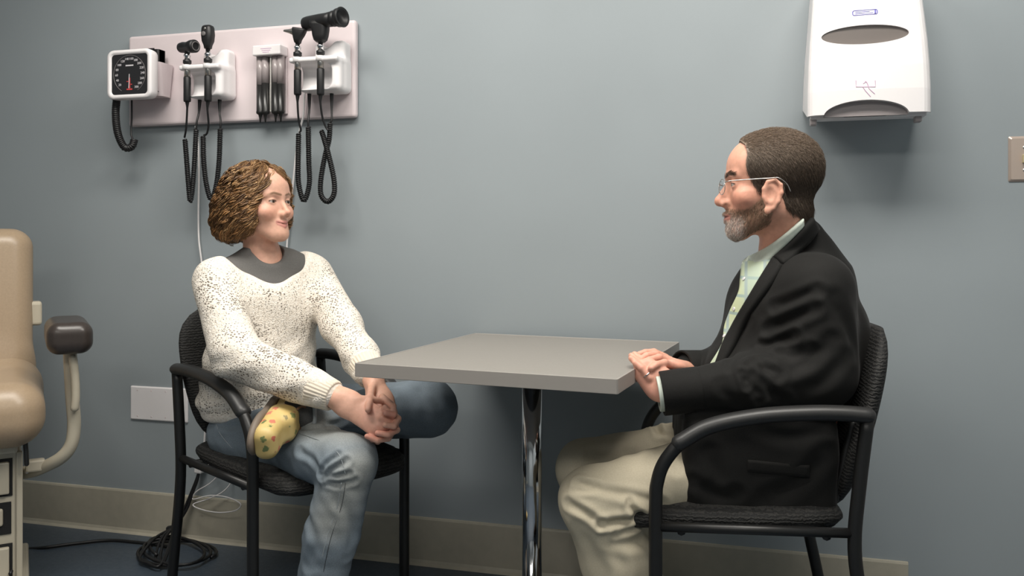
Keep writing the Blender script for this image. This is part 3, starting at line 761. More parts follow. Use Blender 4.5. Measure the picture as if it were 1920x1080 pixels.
for i in range(4):
    for z in (pz0+.014, pz1-.014):
        mob('screw', lathe([(.0028, 0), (.0028, .0006), (.002, .0010)], (px0+.03+i*(px1-px0-.06)/3, -.0065, z), 10, RF), M['board'], t)

# ------------------------------------------------------------------ people: shared pieces
def cdir(u, d, z=0.0): return np.array([u*CP-d*SP, u*SP+d*CP, z])
VIEW = lambda px: -cdir((px-960)/FPX, 1.0)/math.hypot((px-960)/FPX, 1)          # from a point toward the viewer's side
def skin_mat(name):
    m = newmat(name, (0.6, 0.4, 0.3, 1), 0.48, spec=0.4)
    a = nd(m, 'ShaderNodeVertexColor', layer_name='Col'); v = coords(m)
    f = noise(m, v, 90, 4); g = ramp(m, f, [(0.3, (0.93, 0.91, 0.90, 1)), (0.7, (1.06, 1.06, 1.06, 1))])
    lk(m, mixc(m, 1.0, a.outputs['Color'], g, 'MULTIPLY'), bsdf(m).inputs['Base Color'])
    bump(m, noise(m, v, 500, 2), 0.12, 0.0006)
    b = bsdf(m); b.inputs['Subsurface Weight'].default_value = 0.12; b.inputs['Subsurface Scale'].default_value = 0.006
    b.inputs['Subsurface Radius'].default_value = (1, 0.4, 0.2)
    return m
def both(f): return [f(s) for s in (-1, 1)]
def head_ops(fr, male):
    p, R, k = fr.p, fr.R, fr.s
    e = lambda c, r: ell(p(c), np.array(r)*k, R)
    rc = lambda a, b, r1, r2: rcone(p(a), p(b), r1*k, r2*k)
    nw = 1.0 if male else 0.76; jw = 1.0 if male else 0.86
    o = [U(e((0, -.008, .032), (.077, .098, .084))), U(e((0, .035, .038), (.062, .057, .056)), .02),
         U(e((0, .034, -.028), (.061, .055, .066)), .02), U(rc((0, .020, -.052), (0, .064, -.092), .048*jw, .026*jw), .02),
         U(e((0, .077 if male else .0805, -.1 if male else -.097), (.020*jw, .016, .017)), .016), U(e((0, .070 if male else .067, -.068), (.031, .026, .027)), .016)]
    for s in (-1, 1):
        o += [U(rc((s*.050*jw, .0, -.055), (s*.018, .066, -.098), .020*jw, .018), .02),
              U(e((s*.041, .057, -.030), (.025, .025, .022)), .016),
              U(rc((s*.008, .087 if male else .0845, .017), (s*.041, .073, .019), .010 if male else .008, .009), .012)]
    for s in (-1, 1):
        o += [S(e((s*.031, .098, .001), (.0165, .016, .0105)), .012)]
    o += [U(rc((0, .070, .004), (0, .084, -.040), .013*nw, .019*nw), .008)]
    o += [U(rc((0, .085, .006), (0, .1085*(1 if male else .985), -.033), .0075*nw, .0105*nw), .010), U(e((0, .1095*(1 if male else .985), -.036), (.0115*nw, .0105, .0105*nw)), .006)]
    for s in (-1, 1):
        o += [U(e((s*.0125*nw, .097, -.0415), (.0085*nw, .011, .0085)), .006), S(e((s*.0065*nw, .1035, -.0495), (.0042*nw, .006, .0035)), .003)]
        o += [U(e((s*.031, .0735, -.001), (.0150, .0142, .0142)), .004)]
        o += [S(e((s*.0315, .0895, -.0020), (.0128, .018, .0026 if male else .0028)), .002)]
    sm = 0.0 if male else .0055; ly = 0.0 if male else -.0035             # smiling corners
    for s in (-1, 1):
        o += [U(rc((s*.022, .0865+ly, -.0685+sm), (s*.006, .0955+ly, -.0652), .0030, .0046), .004), U(rc((s*.006, .0955+ly, -.0652), (0, .0965+ly, -.0660), .0046, .0044), .004),
              U(rc((s*.019, .0865+ly, -.0715+sm*.8), (0, .0950+ly, -.0762), .0036, .0056), .004)]
    for s in (-1, 1):
        o += [S(rc((s*.0245, .0885+ly, -.0690+sm), (0, .1010+ly, -.0702), .0012, .0016), .0025)]
    if not male:
        for s in (-1, 1):
            o += [S(rc((s*.020, .0945, -.046), (s*.033, .0815, -.062), .001, .001), .009), U(e((s*.042, .064, -.034), (.018, .016, .016)), .016)]
    else:
        for s in (-1, 1): o += [S(rc((s*.017, .097, -.044), (s*.033, .084, -.068), .001, .001), .010)]
    for s in (-1, 1):                                                   # ears: bowl, rim, lobe
        kk = 1.12 if male else 0.9
        q = lambda y, z, x=.080: (s*(x), (.008 if male else -.012)+y*kk, (-.027 if male else -.016)+z*kk)
        o += [U(e(q(-.001, 0, .077), (.008, .017*kk, .028*kk)), .008), S(e(q(.003, .002, .0885), (.009, .0105*kk, .017*kk)), .003)]
        rim = [q(.013, -.004, .078), q(.013, .012, .079), (q(.006, .025, .080)), q(-.007, .028, .082), q(-.017, .019, .084), q(-.018, .004, .085), q(-.013, -.012, .083), q(-.004, -.024, .080), q(.007, -.030, .078)]
        o += [U(rc(a, b, .0038, .0038), .004) for a, b in zip(rim[:-1], rim[1:])]
        o += [U(e(q(.006, -.028, .079), (.005, .008, .009)), .004), U(rc(q(.012, -.004, .079), q(.009, -.012, .081), .004, .003), .003)]
    return o
def seg_d(L, a, b):
    a = np.asarray(a, float); b = np.asarray(b, float); ba = b-a; h = np.clip(((L-a)@ba)/(ba@ba), 0, 1)
    return np.linalg.norm(L-a-h[:, None]*ba, axis=1)
def sstep(x, a, b): t = np.clip((x-a)/(b-a), 0, 1); return t*t*(3-2*t)
def blend(C, col, w): return C*(1-w[:, None])+np.array(col)*w[:, None]
def face_colors(C, L, male, base, lip, brow):
    near = (np.abs(L).max(1) < .2)
    for s in (-1, 1):
        sm = 0 if male else .0055
        d = np.minimum(seg_d(L, (s*.022, .0885, -.0685+sm), (0, .098, -.0655)), seg_d(L, (s*.019, .0885, -.0715+sm*.8), (0, .0975, -.0758)))
        C = blend(C, lip, (1-sstep(d, .0045, .0075))*.85*near)
        C = blend(C, (base[0]*1.0, base[1]*.78, base[2]*.76), (1-sstep(seg_d(L, (s*.046, .07, -.034), (s*.05, .06, -.03)), .008, .032))*.55*near)
        z0 = .0205 if male else .0195
        db = np.minimum(seg_d(L, (s*.010, .098, z0-.002), (s*.032, .090, z0+.0035)), seg_d(L, (s*.032, .090, z0+.0035), (s*.046, .078, z0-.001)))
        C = blend(C, brow, (1-sstep(db, .003 if male else .0016, .0065 if male else .0050))*.85*near)
        dl = np.minimum(seg_d(L, (s*.0190, .083, -.0005), (s*.031, .0885, .0030)), seg_d(L, (s*.031, .0885, .0030), (s*.0435, .080, -.0005)))
        C = blend(C, (.05, .03, .022), (1-sstep(dl, .0012, .0026))*.9*near)
        du = np.minimum(seg_d(L, (s*.0190, .083, -.003), (s*.031, .0885, -.0062)), seg_d(L, (s*.031, .0885, -.0062), (s*.0435, .080, -.003)))
        C = blend(C, (base[0]*.55, base[1]*.4, base[2]*.36), (1-sstep(du, .0008, .0022))*.6*near)
    C = blend(C, (base[0]*1.0, base[1]*.80, base[2]*.78), (1-sstep(seg_d(L, (0, .1095, -.036), (0, .11, -.034)), .006, .018))*.5*near)
    crease = np.minimum(seg_d(L, (-.0245, .0905, -.069+(0 if male else .0055)), (0, .099, -.0702)), seg_d(L, (.0245, .0905, -.069+(0 if male else .0055)), (0, .099, -.0702)))
    C = blend(C, (.16, .05, .045), (1-sstep(crease, .0006, .0022))*.8*near)
    return C
def eye_vf(fr, s):
    """eyeball with coloured iris, looking ahead"""
    c = np.array((s*.031, .0735, -.0015)); r = .0131; rings = [[] for _ in range(2)]
    prof = [(0.0, 0.0)]
    n = 20; V = []; C = []; th = np.r_[0, .12, .16, .2, .42, .46, .52, .7, 1.0, 1.3, 1.7, 2.2, 2.7, math.pi]
    for t in th:
        for j in range(n):
            a = 2*math.pi*j/n; V.append(fr.p(c+r*np.array([math.sin(t)*math.cos(a), math.cos(t), math.sin(t)*math.sin(a)])))
            C.append((.005, .005, .005, 1) if t < .17 else (.055, .03, .016, 1) if t < .44 else (.42, .36, .33, 1))
    F = [(i*n+j, i*n+(j+1) % n, (i+1)*n+(j+1) % n, (i+1)*n+j) for i in range(len(th)-1) for j in range(n)]
    return np.array(V), F, C
M['eye'] = newmat('eye', (1, 1, 1, 1), 0.12); a_ = nd(M['eye'], 'ShaderNodeVertexColor', layer_name='Col'); lk(M['eye'], a_.outputs['Color'], bsdf(M['eye']).inputs['Base Color'])
def field(ops):
    def f(P):
        t = None
        for m, g, k in ops:
            d = g(P)
            if m == 'u': t = d if t is None else smin(t, d, k)
            elif m == 's': t = smax(t, -d, k)
            else: t = smax(t, d, k)
        return t
    return f
def grad(f, P, h=.002):
    g = np.stack([f(P+np.eye(3)[i]*h)-f(P-np.eye(3)[i]*h) for i in range(3)], -1)
    return g/(np.linalg.norm(g, axis=-1)[..., None]+1e-9)
def hit(f, px, py, d0=1.4, d1=3.0):
    """where sight lines first meet a surface"""
    px = np.asarray(px, float); py = np.asarray(py, float); shp = px.shape; px = px.ravel(); py = py.ravel()
    d = np.full(len(px), d0); u = (px-960)/FPX; z = -(py-HOR)/FPX
    D = np.stack([u*CP-SP, u*SP+CP, z], 1)
    best = np.full(len(px), 9.0); bd = d.copy()
    for _ in range(70):
        v = f(CAM+D*d[:, None]); q = np.abs(v) < best; best = np.where(q, np.abs(v), best); bd = np.where(q, d, bd)
        d = np.minimum(d+np.clip(v, -.05, .08)*.8, d1)
    P = CAM+D*bd[:, None]
    for _ in range(4):                                    # lines that only graze the shape settle onto its edge
        v = f(P); v = np.where(np.abs(v) > .001, v, 0); P = P-grad(f, P)*v[:, None]*.9
    return P.reshape(shp+(3,))
def folds(f, lst):
    """crease lines traced on a garment: (photo polyline, width, depth) -> function of surface points"""
    segs = []
    for pts, w, amp in lst:
        q = spline([(x, y, 0) for x, y in pts], 5); P = hit(f, q[:, 0], q[:, 1])
        segs.append((P, w, amp))
    def g(V):
        out = np.zeros(len(V))
        for P, w, amp in segs:
            lo, hi = P.min(0)-4*w, P.max(0)+4*w; ix = np.where(((V > lo) & (V < hi)).all(1))[0]
            if not len(ix): continue
            d = np.min([seg_d(V[ix], a, b) for a, b in zip(P[:-1], P[1:])], 0)
            e = np.minimum(np.linalg.norm(V[ix]-P[0], axis=1), np.linalg.norm(V[ix]-P[-1], axis=1))
            out[ix] += amp*(np.exp(-(d/w)**2)-.45*np.exp(-((d-2.0*w)/w)**2))*(.35+.65*sstep(e, 0, 2.5*w))
        return out
    return g
def strip(f, A, B, n, m, off0=.001, off1=.004, mid=None):
    """cloth strip lying on a surface between two photo edges A and B, off1 thick"""
    a = spline([(x, y, 0) for x, y in A], 12); b = spline([(x, y, 0) for x, y in B], 12)
    ra = lambda c: np.stack([np.interp(np.linspace(0, 1, n), np.linspace(0, 1, len(c)), c[:, i]) for i in (0, 1)], 1)
    a = ra(a); b = ra(b); t = np.linspace(0, 1, m)[None, :, None]
    g = a[:, None, :]*(1-t)+b[:, None, :]*t
    P = hit(f, g[..., 0], g[..., 1]); N = grad(f, P)
    edge = np.minimum(np.minimum(np.arange(n), np.arange(n)[::-1])[:, None], np.minimum(np.arange(m), np.arange(m)[::-1])[None, :])
    top = P+N*(np.where(edge == 0, off0+.5*(off1-off0), off1))[..., None]; bot = P+N*(off0-.004)
    V = np.vstack([top.reshape(-1, 3), bot.reshape(-1, 3)]); F = []; q = n*m
    for i in range(n-1):
        for j in range(m-1):
            k = i*m+j; F.append((k, k+1, k+m+1, k+m)); F.append((q+k, q+k+m, q+k+m+1, q+k+1))
    rimv = [i*m for i in range(n)]+[(n-1)*m+j for j in range(1, m)]+[i*m+m-1 for i in range(n-2, -1, -1)]+[j for j in range(m-2, 0, -1)]
    for x, y in zip(rimv, rimv[1:]+rimv[:1]): F.append((x, y, q+y, q+x))
    return V, F

# ------------------------------------------------------------------ the woman
SKW = (0.72, 0.415, 0.305)
hf = cdir(.88, -.47, .07); WH = Frame(J(487, 382, 2.45), hf, (0, 0, 1), .95)
TF = cdir(.66, -.75); WT = Frame(J(498, 600, 2.46), TF, (0, 0, 1))
R_ = WT.R
shR, shL = J(404, 526, 2.36), J(590, 516, 2.56)
elR, elL = J(442, 668, 2.22), J(642, 614, 2.42)
wrR, wrL = J(634, 746, 2.10), J(700, 712, 2.19)
neck0, neck1 = WH.p((0, -.022, -.06)), J(492, 478, 2.47)
body = [('u', f, k) for _, f, k in head_ops(WH, False)[:1]]+head_ops(WH, False)[1:]
body += [U(rcone(neck0, neck1, .043, .044), .02), U(rcone(neck1, J(494, 560, 2.49), .047, .06), .03),
         U(rcone(J(440, 518, 2.40), J(560, 512, 2.52), .036, .036), .04),
         U(ell(J(495, 620, 2.48), (.13, .075, .15), R_), .03), U(ell(J(497, 740, 2.46), (.14, .09, .14), R_), .03)]
for sh, el, wr, wd in ((shR, elR, wrR, 0), (shL, elL, wrL, 1)):
    body += [U(rcone(sh, el, .040, .034), .03), U(rcone(el, wr, .034, .0245), .02)]
# right hand: back of the hand toward us, fingers hooked with the left ones
nv = VIEW(690)+np.array([0, 0, .35])
pal_a, pal_b = J(652, 757, 2.095), J(706, 790, 2.065)
body += [U(flatcone(wrR, pal_a, .027, .029, nv, .72, .68), .012), U(flatcone(pal_a, pal_b, .031, .035, nv, .52, .42), .014)]
def finger(pts, r0, r1, k=.006):
    out = []; n = len(pts)
    for i in range(n-1):
        a = r0+(r1-r0)*i/(n-1); b = r0+(r1-r0)*(i+1)/(n-1)
        out.append(U(rcone(pts[i], pts[i+1], a, b), k if i == 0 else .003))
    return out
body += finger([J(722, 766, 2.070), J(744, 789, 2.072), J(736, 808, 2.095), J(722, 806, 2.12)], .0088, .007)      # right index, curling under
body += finger([J(716, 783, 2.055), J(738, 806, 2.065), J(728, 822, 2.09), J(712, 818, 2.11)], .0088, .007)
body += finger([J(706, 798, 2.055), J(722, 818, 2.065), J(708, 828, 2.09), J(694, 824, 2.11)], .0085, .0068)
body += finger([J(692, 806, 2.065), J(704, 824, 2.075), J(690, 828, 2.09)], .0078, .006)
body += finger([J(668, 752, 2.09), J(692, 748, 2.10), J(714, 752, 2.115)], .0105, .0075)                       # right thumb, behind the left one
# left hand: comes down behind, thumb over the back of the right hand
lp = J(712, 752, 2.155)
body += [U(flatcone(wrL, lp, .025, .031, nv, .75, .5), .012), U(flatcone(lp, J(722, 778, 2.125), .031, .032, nv, .5, .45), .012)]
body += finger([J(698, 722, 2.165), J(694, 744, 2.115), J(690, 768, 2.050)], .0108, .0078, .008)               # left thumb
body += finger([J(716, 744, 2.13), J(737, 762, 2.095), J(738, 777, 2.055), J(722, 774, 2.040)], .0088, .0072)
body += finger([J(724, 762, 2.12), J(746, 785, 2.075), J(738, 799, 2.042), J(722, 797, 2.030)], .0088, .0072)
body += finger([J(728, 782, 2.11), J(744, 806, 2.065), J(728, 815, 2.038), J(708, 812, 2.032)], .0086, .0070)
body += finger([J(722, 796, 2.11), J(728, 822, 2.065), J(708, 826, 2.045), J(688, 818, 2.042)], .0080, .0066)
V, F = net(body, .0022, smooth=2)
L = WH.inv(V); C = np.tile(np.array(SKW), (len(V), 1))
C = face_colors(C, L, False, SKW, (.50, .20, .17), (.17, .095, .05))
hd = np.linalg.norm(V-J(715, 790, 2.07), axis=1); C = blend(C, (.70, .375, .285), (1-sstep(hd, .03, .09))*.8)
for a, b in (((736, 808, 2.05), (708, 812, 2.03)), ((728, 815, 2.04), (688, 818, 2.04)), ((738, 777, 2.05), (722, 774, 2.04))):
    C = blend(C, (.70, .31, .24), (1-sstep(seg_d(V, J(*a), J(*b)), .004, .014))*.7)
wom = thing('person', (J(505, 800, 2.45)[0], J(505, 800, 2.45)[1], 0), 'woman with curly light brown hair in a cream knit sweater and jeans, legs crossed', 'person', 'seated people')
M['skin_w'] = skin_mat('fair_skin'); M['skin_m'] = skin_mat('ruddy_skin')
mob('body', (V, F), M['skin_w'], wom, True, colors=np.c_[C, np.ones(len(C))])
for s in (-1, 1):
    ev, ef, ec = eye_vf(WH, s); mob('eye', (ev, ef), M['eye'], wom, True, colors=ec)

# --- clothes
def knit():
    m = newmat('cream_open_knit', (0.72, 0.64, 0.54, 1), 0.85, spec=0.2); v = coords(m)
    d = nd(m, 'ShaderNodeVectorMath', operation='ADD'); nz = nd(m, 'ShaderNodeTexNoise'); nz.inputs['Scale'].default_value = 14; lk(m, v, nz.inputs['Vector'])
    sc = nd(m, 'ShaderNodeVectorMath', operation='SCALE'); sc.inputs['Scale'].default_value = .02; lk(m, nz.outputs['Color'], sc.inputs[0])
    lk(m, v, d.inputs[0]); lk(m, sc.outputs[0], d.inputs[1])
    mp = nd(m, 'ShaderNodeMapping'); mp.inputs['Scale'].default_value = (1.0, 1.0, 1.6); lk(m, d.outputs[0], mp.inputs['Vector'])
    vo = nd(m, 'ShaderNodeTexVoronoi'); vo.inputs['Scale'].default_value = 135; vo.inputs['Randomness'].default_value = .62; lk(m, mp.outputs[0], vo.inputs['Vector'])
    big = noise(m, v, 13, 2)
    # pointelle holes: where a cell's core is small, in denser and looser zones
    th = nd(m, 'ShaderNodeMath', operation='MULTIPLY_ADD'); lk(m, big, th.inputs[0]); th.inputs[1].default_value = .75; th.inputs[2].default_value = -.045
    sb = nd(m, 'ShaderNodeMath', operation='SUBTRACT'); lk(m, th.outputs[0], sb.inputs[0]); lk(m, vo.outputs['Distance'], sb.inputs[1])
    hole = ramp(m, sb.outputs[0], [(0.0, (0, 0, 0, 1)), (0.09, (1, 1, 1, 1))])
    rnd = ramp(m, vo.outputs['Color'], [(0.14, (0, 0, 0, 1)), (0.20, (1, 1, 1, 1))])
    hm = nd(m, 'ShaderNodeMath', operation='MULTIPLY'); lk(m, hole, hm.inputs[0]); lk(m, rnd, hm.inputs[1])
    tone = ramp(m, noise(m, v, 160, 3), [(0.3, (.72, .645, .55, 1)), (0.65, (.88, .82, .74, 1))])
    att = nd(m, 'ShaderNodeVertexColor', layer_name='Col')
    mk = nd(m, 'ShaderNodeMath', operation='MULTIPLY'); lk(m, hm.outputs[0], mk.inputs[0]); lk(m, att.outputs['Color'], mk.inputs[1])
    lk(m, mixc(m, mk.outputs[0], tone, (.20, .17, .14, 1)), bsdf(m).inputs['Base Color'])
    inv = nd(m, 'ShaderNodeMath', operation='MULTIPLY_ADD'); lk(m, mk.outputs[0], inv.inputs[0]); inv.inputs[1].default_value = -1.2
    v2 = nd(m, 'ShaderNodeTexVoronoi'); v2.inputs['Scale'].default_value = 230; lk(m, d.outputs[0], v2.inputs['Vector']); lk(m, v2.outputs['Distance'], inv.inputs[2])
    bump(m, inv.outputs[0], .6, .0022); return m
M['knit'] = knit()
m = M['ribknit'] = newmat('cream_ribbing', (0.74, 0.66, 0.55, 1), 0.85, spec=0.2)
M['grey_tee'] = noisy('grey_jersey', (0.105, 0.10, 0.095, 1), 0.8, 300, 0.06, 0.1, 0.0005)
def tors(P): return (P-WT.o)@R_
torso = [U(ell(J(496, 585, 2.465), (.168, .118, .155), R_)), U(ell(J(488, 690, 2.45), (.165, .128, .135), R_), .06),
         U(rcone(J(432, 516, 2.41), J(566, 508, 2.53), .058, .055), .05), U(ell(J(484, 748, 2.45), (.170, .135, .085), R_), .05)]
slv = []
for sh, el, wr, big in ((shR, elR, wrR, 1), (shL, elL, wrL, 0)):
    e1 = el+(wr-el)*.55
    slv += [U(rcone(sh, el, .062 if big else .057, .061 if big else .054), .035), U(rcone(el, e1, .060 if big else .053, .052 if big else .048), .03), U(rcone(e1, wr+(el-wr)*.13, .052 if big else .048, .043 if big else .041), .02)]
def knit_post(P, d):
    q = tors(P)
    d = d+.0022*waves(P, 55, 5)
    # soft folds across the arms and waist
    d = d+.0030*np.sin(q[..., 2]*95+q[..., 0]*40+2.0*waves(P, 18, 2))*sstep(-q[..., 2], .0, .12)
    return d
# wide scoop neckline
nk = WT.inv(J(503, 470, 2.46))
ncut = [rcone(J(418, 458, 2.41), J(562, 454, 2.50), .042, .042), ell(J(500, 472, 2.44), (.112, .125, .078), WT.R), rcone(J(526, 502, 2.33), J(500, 474, 2.46), .052, .070)]
swt = torso+slv+[S(ncut[0], .006), S(ncut[1], .02), S(ncut[2], .02), X(plane(J(484, 782, 2.42), (0.02, 0, -1)), .01)]
tee = [(m_, (lambda g: (lambda P: g(P)+.009))(f), k) for m_, f, k in torso]
for (m_, f0, k_), (m2, f1, k2) in zip(torso, tee): f1.lo, f1.hi = f0.lo, f0.hi
tee += [U(rcone(J(466, 506, 2.45), J(534, 502, 2.50), .058, .058), .03), U(rcone(J(494, 496, 2.465), J(493, 486, 2.47), .060, .057), .03), S(rcone(J(492, 430, 2.47), J(500, 472, 2.45), .034, .047), .006), S(ell(J(514, 468, 2.40), (.052, .05, .042), WT.R), .012)]
V, F = net(swt, .0033, post=knit_post, smooth=2)
nb = np.minimum(np.abs(field([U(ncut[0]), U(ncut[1], .02), U(ncut[2], .02)])(V)), 9)
w = sstep(nb, .015, .019)
for el, wr in ((elR, wrR), (elL, wrL)):
    ax = (wr-el)/np.linalg.norm(wr-el); w = w*(1-sstep((V-wr)@ax, -.085, -.08)*(np.linalg.norm(V-wr, axis=1) < .12))
w = w*sstep(V[:, 2], J(484, 768, 2.42)[2], J(484, 760, 2.42)[2])
sw = mob('sweater', (V, F), M['knit'], wom, True, colors=np.stack([w, w, w, np.ones(len(w))], 1))
V, F = net(tee, .003); mob('undershirt', (V, F), M['grey_tee'], wom, True)
def cuff(el, wr, r0, r1, name, par, mat, n=60, rib=.0011, l0=-.075, l1=-.012):
    ax = wr-el; ax /= np.linalg.norm(ax); T_, N_, B_ = ax, None, None
    N_ = np.cross(ax, (0, 0, 1)); N_ /= np.linalg.norm(N_); B_ = np.cross(ax, N_); rs = []
    for t, r in ((l0, r0-.003), (l0+.004, r0), ((l0+l1)/2, (r0+r1)/2), (l1-.004, r1), (l1, r1-.003), (l1-.002, r1-.008), (l1-.03, r1-.010)):
        a = np.arange(n*2)*math.pi/n; rr = r+rib*np.cos(a*n/2)
        rs.append(wr+ax*t+rr[:, None]*(np.cos(a)[:, None]*N_+np.sin(a)[:, None]*B_))
    return mob(name, loft(rs, False), mat, par, True)
cuff(elR, wrR, .0455, .0375, 'cuff', sw, M['ribknit'])
cuff(elL, wrL, .0435, .0365, 'cuff', sw, M['ribknit'])
def hem_band():
    return None
# --- jeans
def denim():
    m = newmat('faded_denim', (0.2, 0.25, 0.3, 1), 0.8, spec=0.2); v = coords(m)
    a = nd(m, 'ShaderNodeVertexColor', layer_name='Col')
    g = ramp(m, noise(m, v, 420, 3, .7), [(0.3, (.80, .80, .82, 1)), (0.7, (1.18, 1.18, 1.16, 1))])
    lk(m, mixc(m, 1.0, a.outputs['Color'], g, 'MULTIPLY'), bsdf(m).inputs['Base Color'])
    bump(m, noise(m, v, 700, 2), .25, .0008); return m
M['denim'] = denim()
hipR, knR, anR = J(462, 812, 2.40), J(652, 868, 2.08), J(585, 1172, 2.12)
hipL, knL, anL = J(560, 778, 2.52), J(806, 765, 2.44), J(572, 778, 2.20)
jr = [U(ell(J(505, 806, 2.44), (.165, .135, .085), R_)), U(rcone(hipR, knR, .092, .069), .04), U(rcone(knR, knR+(anR-knR)*.45, .069, .064), .015), U(rcone(knR+(anR-knR)*.45, anR, .064, .062), .02),
      U(rcone(hipL, knL, .088, .076), .04)]
hemL = anL+(knL-anL)*.06
jr += [U(rcone(knL, knL+(anL-knL)*.5, .073, .060), .03), U(rcone(knL+(anL-knL)*.5, hemL, .060, .045), .01)]
axL = (anL-knL)/np.linalg.norm(anL-knL)
jf = field(jr)
jfold = folds(jf, [([(603, 893), (624, 880), (650, 864)], .0065, .007), ([(605, 896), (628, 893), (655, 890)], .006, .006), ([(602, 886), (614, 868), (634, 852)], .006, .006), ([(608, 903), (634, 908), (664, 902)], .007, .005),
                   ([(560, 845), (585, 862), (602, 884)], .008, .004), ([(690, 725), (708, 735), (735, 738)], .008, .004), ([(545, 800), (590, 802), (640, 792)], .008, .005), ([(600, 800), (640, 806), (690, 800)], .007, .003),
                   ([(640, 940), (660, 990), (655, 1040)], .012, .004), ([(575, 960), (590, 1010), (580, 1060)], .012, .004), ([(412, 795), (430, 800), (455, 795)], .008, .004), ([(780, 720), (815, 745), (830, 775)], .012, .003)])
def jeans_post(P, d): return .0022*waves(P, 40, 11)+.001*waves(P, 120, 12)+jfold(P)
V, F = net(jr, .0033, post=jeans_post)
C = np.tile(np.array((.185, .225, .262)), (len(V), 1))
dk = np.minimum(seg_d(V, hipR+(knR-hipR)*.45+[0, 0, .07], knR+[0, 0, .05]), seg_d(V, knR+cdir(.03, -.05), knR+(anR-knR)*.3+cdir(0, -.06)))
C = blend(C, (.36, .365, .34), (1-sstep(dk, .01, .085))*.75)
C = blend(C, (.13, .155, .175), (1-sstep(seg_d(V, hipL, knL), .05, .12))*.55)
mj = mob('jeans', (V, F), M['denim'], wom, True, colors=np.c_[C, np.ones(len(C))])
M['stitch'] = newmat('dark_stitching', (.05, .055, .06, 1), .8); M['stitch2'] = newmat('pale_stitching', (.33, .36, .38, 1), .8)
def seam(pts, mat, r=.0016):
    r = r*.62
    q = spline([(x, y, 0) for x, y in pts], 10); P = hit(jf, q[:, 0], q[:, 1]); N = grad(jf, P); return mob('seam', tube(P-N*.0002, r, 5), mat, mj, True)
seam([(405, 768), (425, 778), (447, 784), (462, 786)], M['stitch'], .0018); seam([(407, 762), (425, 772), (450, 779)], M['stitch'], .0014)
seam([(403, 790), (412, 812), (424, 828), (435, 840)], M['stitch2'])
seam([(560, 812), (600, 826), (634, 850), (648, 890)], M['stitch2'], .0012)
seam([(640, 905), (632, 950), (612, 1010), (598, 1075)], M['stitch2'], .0015); seam([(648, 905), (640, 950), (620, 1010), (606, 1075)], M['stitch'], .0012)
# frayed hem ring of the crossed leg
pe = []; N_ = np.cross(axL, (0, 0, 1)); N_ /= np.linalg.norm(N_); B_ = np.cross(axL, N_)
hem = [hemL+axL*.018+(.0475+.0015*math.sin(5*a))*(math.cos(a)*N_+math.sin(a)*B_) for a in np.linspace(0, 6.2832, 41)[:-1]]
mob('hem', tube(hem, .0055, 7, True), M['stitch2'], mj, True)
# --- sock and clog on the crossed foot
M['sock'] = noisy('grey_sock', (0.085, 0.085, 0.085, 1), .9, 300, .08, .2, .0006)
heel = J(538, 772, 2.185); toe = J(497, 836, 2.035)
fd = (toe-heel); fl = np.linalg.norm(fd); fd /= fl
soln = cdir(-.86, -.18, -.05); soln = soln-fd*(soln@fd); soln /= np.linalg.norm(soln)      # the sole faces left
ft = Frame(heel, fd, -soln)                     # local y = toward the toe, z = away from the sole
sock = [U(rcone(anL+(knL-anL)*.25, anL, .037, .037)), U(rcone(anL, ft.p((0, .0, .015)), .037, .030), .02), U(rcone(ft.p((0, 0, .01)), ft.p((0, fl*.75, -.005)), .030, .026), .02)]
V, F = net(sock, .003); mob('sock', (V, F), M['sock'], wom, True)
def clog():
    q = lambda y, z, x=0: ft.p((x, y, z))
    up = [U(rb(q(fl*.60, -.004), (.043, fl*.46, .030), .027, ft.R)), U(rb(q(fl*.36, .012), (.040, fl*.25, .034), .026, ft.R), .015), U(ell(q(-.01, -.004), (.034, .042, .030), ft.R), .02)]
    up += [S(ell(q(-.012, .040), (.029, .052, .046), ft.R), .004), X(plane(q(0, -.026), -ft.R[:, 2]), .004)]
    so = [U(ell(q(fl*.62, -.034), (.047, fl*.47, .020), ft.R)), U(ell(q(0.0, -.034), (.038, .055, .020), ft.R), .03), X(plane(q(0, -.024), ft.R[:, 2]), .003), X(plane(q(0, -.045), -ft.R[:, 2]), .004)]
    return net(up, .0022), net(so, .0022)
cu, so = clog()
m = M['floral'] = newmat('yellow_floral_print', (.6, .42, .14, 1), .5); v = coords(m)
vo = nd(m, 'ShaderNodeTexVoronoi'); vo.inputs['Scale'].default_value = 40; lk(m, v, vo.inputs['Vector'])
v2 = nd(m, 'ShaderNodeTexVoronoi'); v2.inputs['Scale'].default_value = 120; lk(m, v, v2.inputs['Vector'])
pt = nd(m, 'ShaderNodeMath', operation='MULTIPLY_ADD'); lk(m, v2.outputs['Distance'], pt.inputs[0]); pt.inputs[1].default_value = .30; lk(m, vo.outputs['Distance'], pt.inputs[2])
fl_ = ramp(m, pt.outputs[0], [(.43, (1, 1, 1, 1)), (.50, (0, 0, 0, 1))])
hue = ramp(m, vo.outputs['Color'], [(.0, (.52, .10, .06, 1)), (.48, (.60, .22, .14, 1)), (.58, (.20, .22, .08, 1)), (.8, (.15, .19, .07, 1))])
lk(m, mixc(m, fl_, ramp(m, noise(m, v, 25, 2), [(.3, (.60, .43, .15, 1)), (.7, (.66, .50, .21, 1))]), hue), bsdf(m).inputs['Base Color'])
sh_ = mob('clog', cu, M['floral'], wom, True)
mob('sole', so, newmat('grey_brown_sole', (.17, .135, .105, 1), .55), sh_, True)
rim_ = [ft.p((.030*math.cos(a), fl*.33+.004+.030*math.sin(a)*.9, .043-.010*math.sin(a))) for a in np.linspace(0, 6.2832, 29)[:-1]]
mob('opening_rim', tube(np.array(rim_)-ft.R[:, 1]*.03, .0035, 7, True), newmat('brown_lining', (.20, .11, .06, 1), .6), sh_, True)
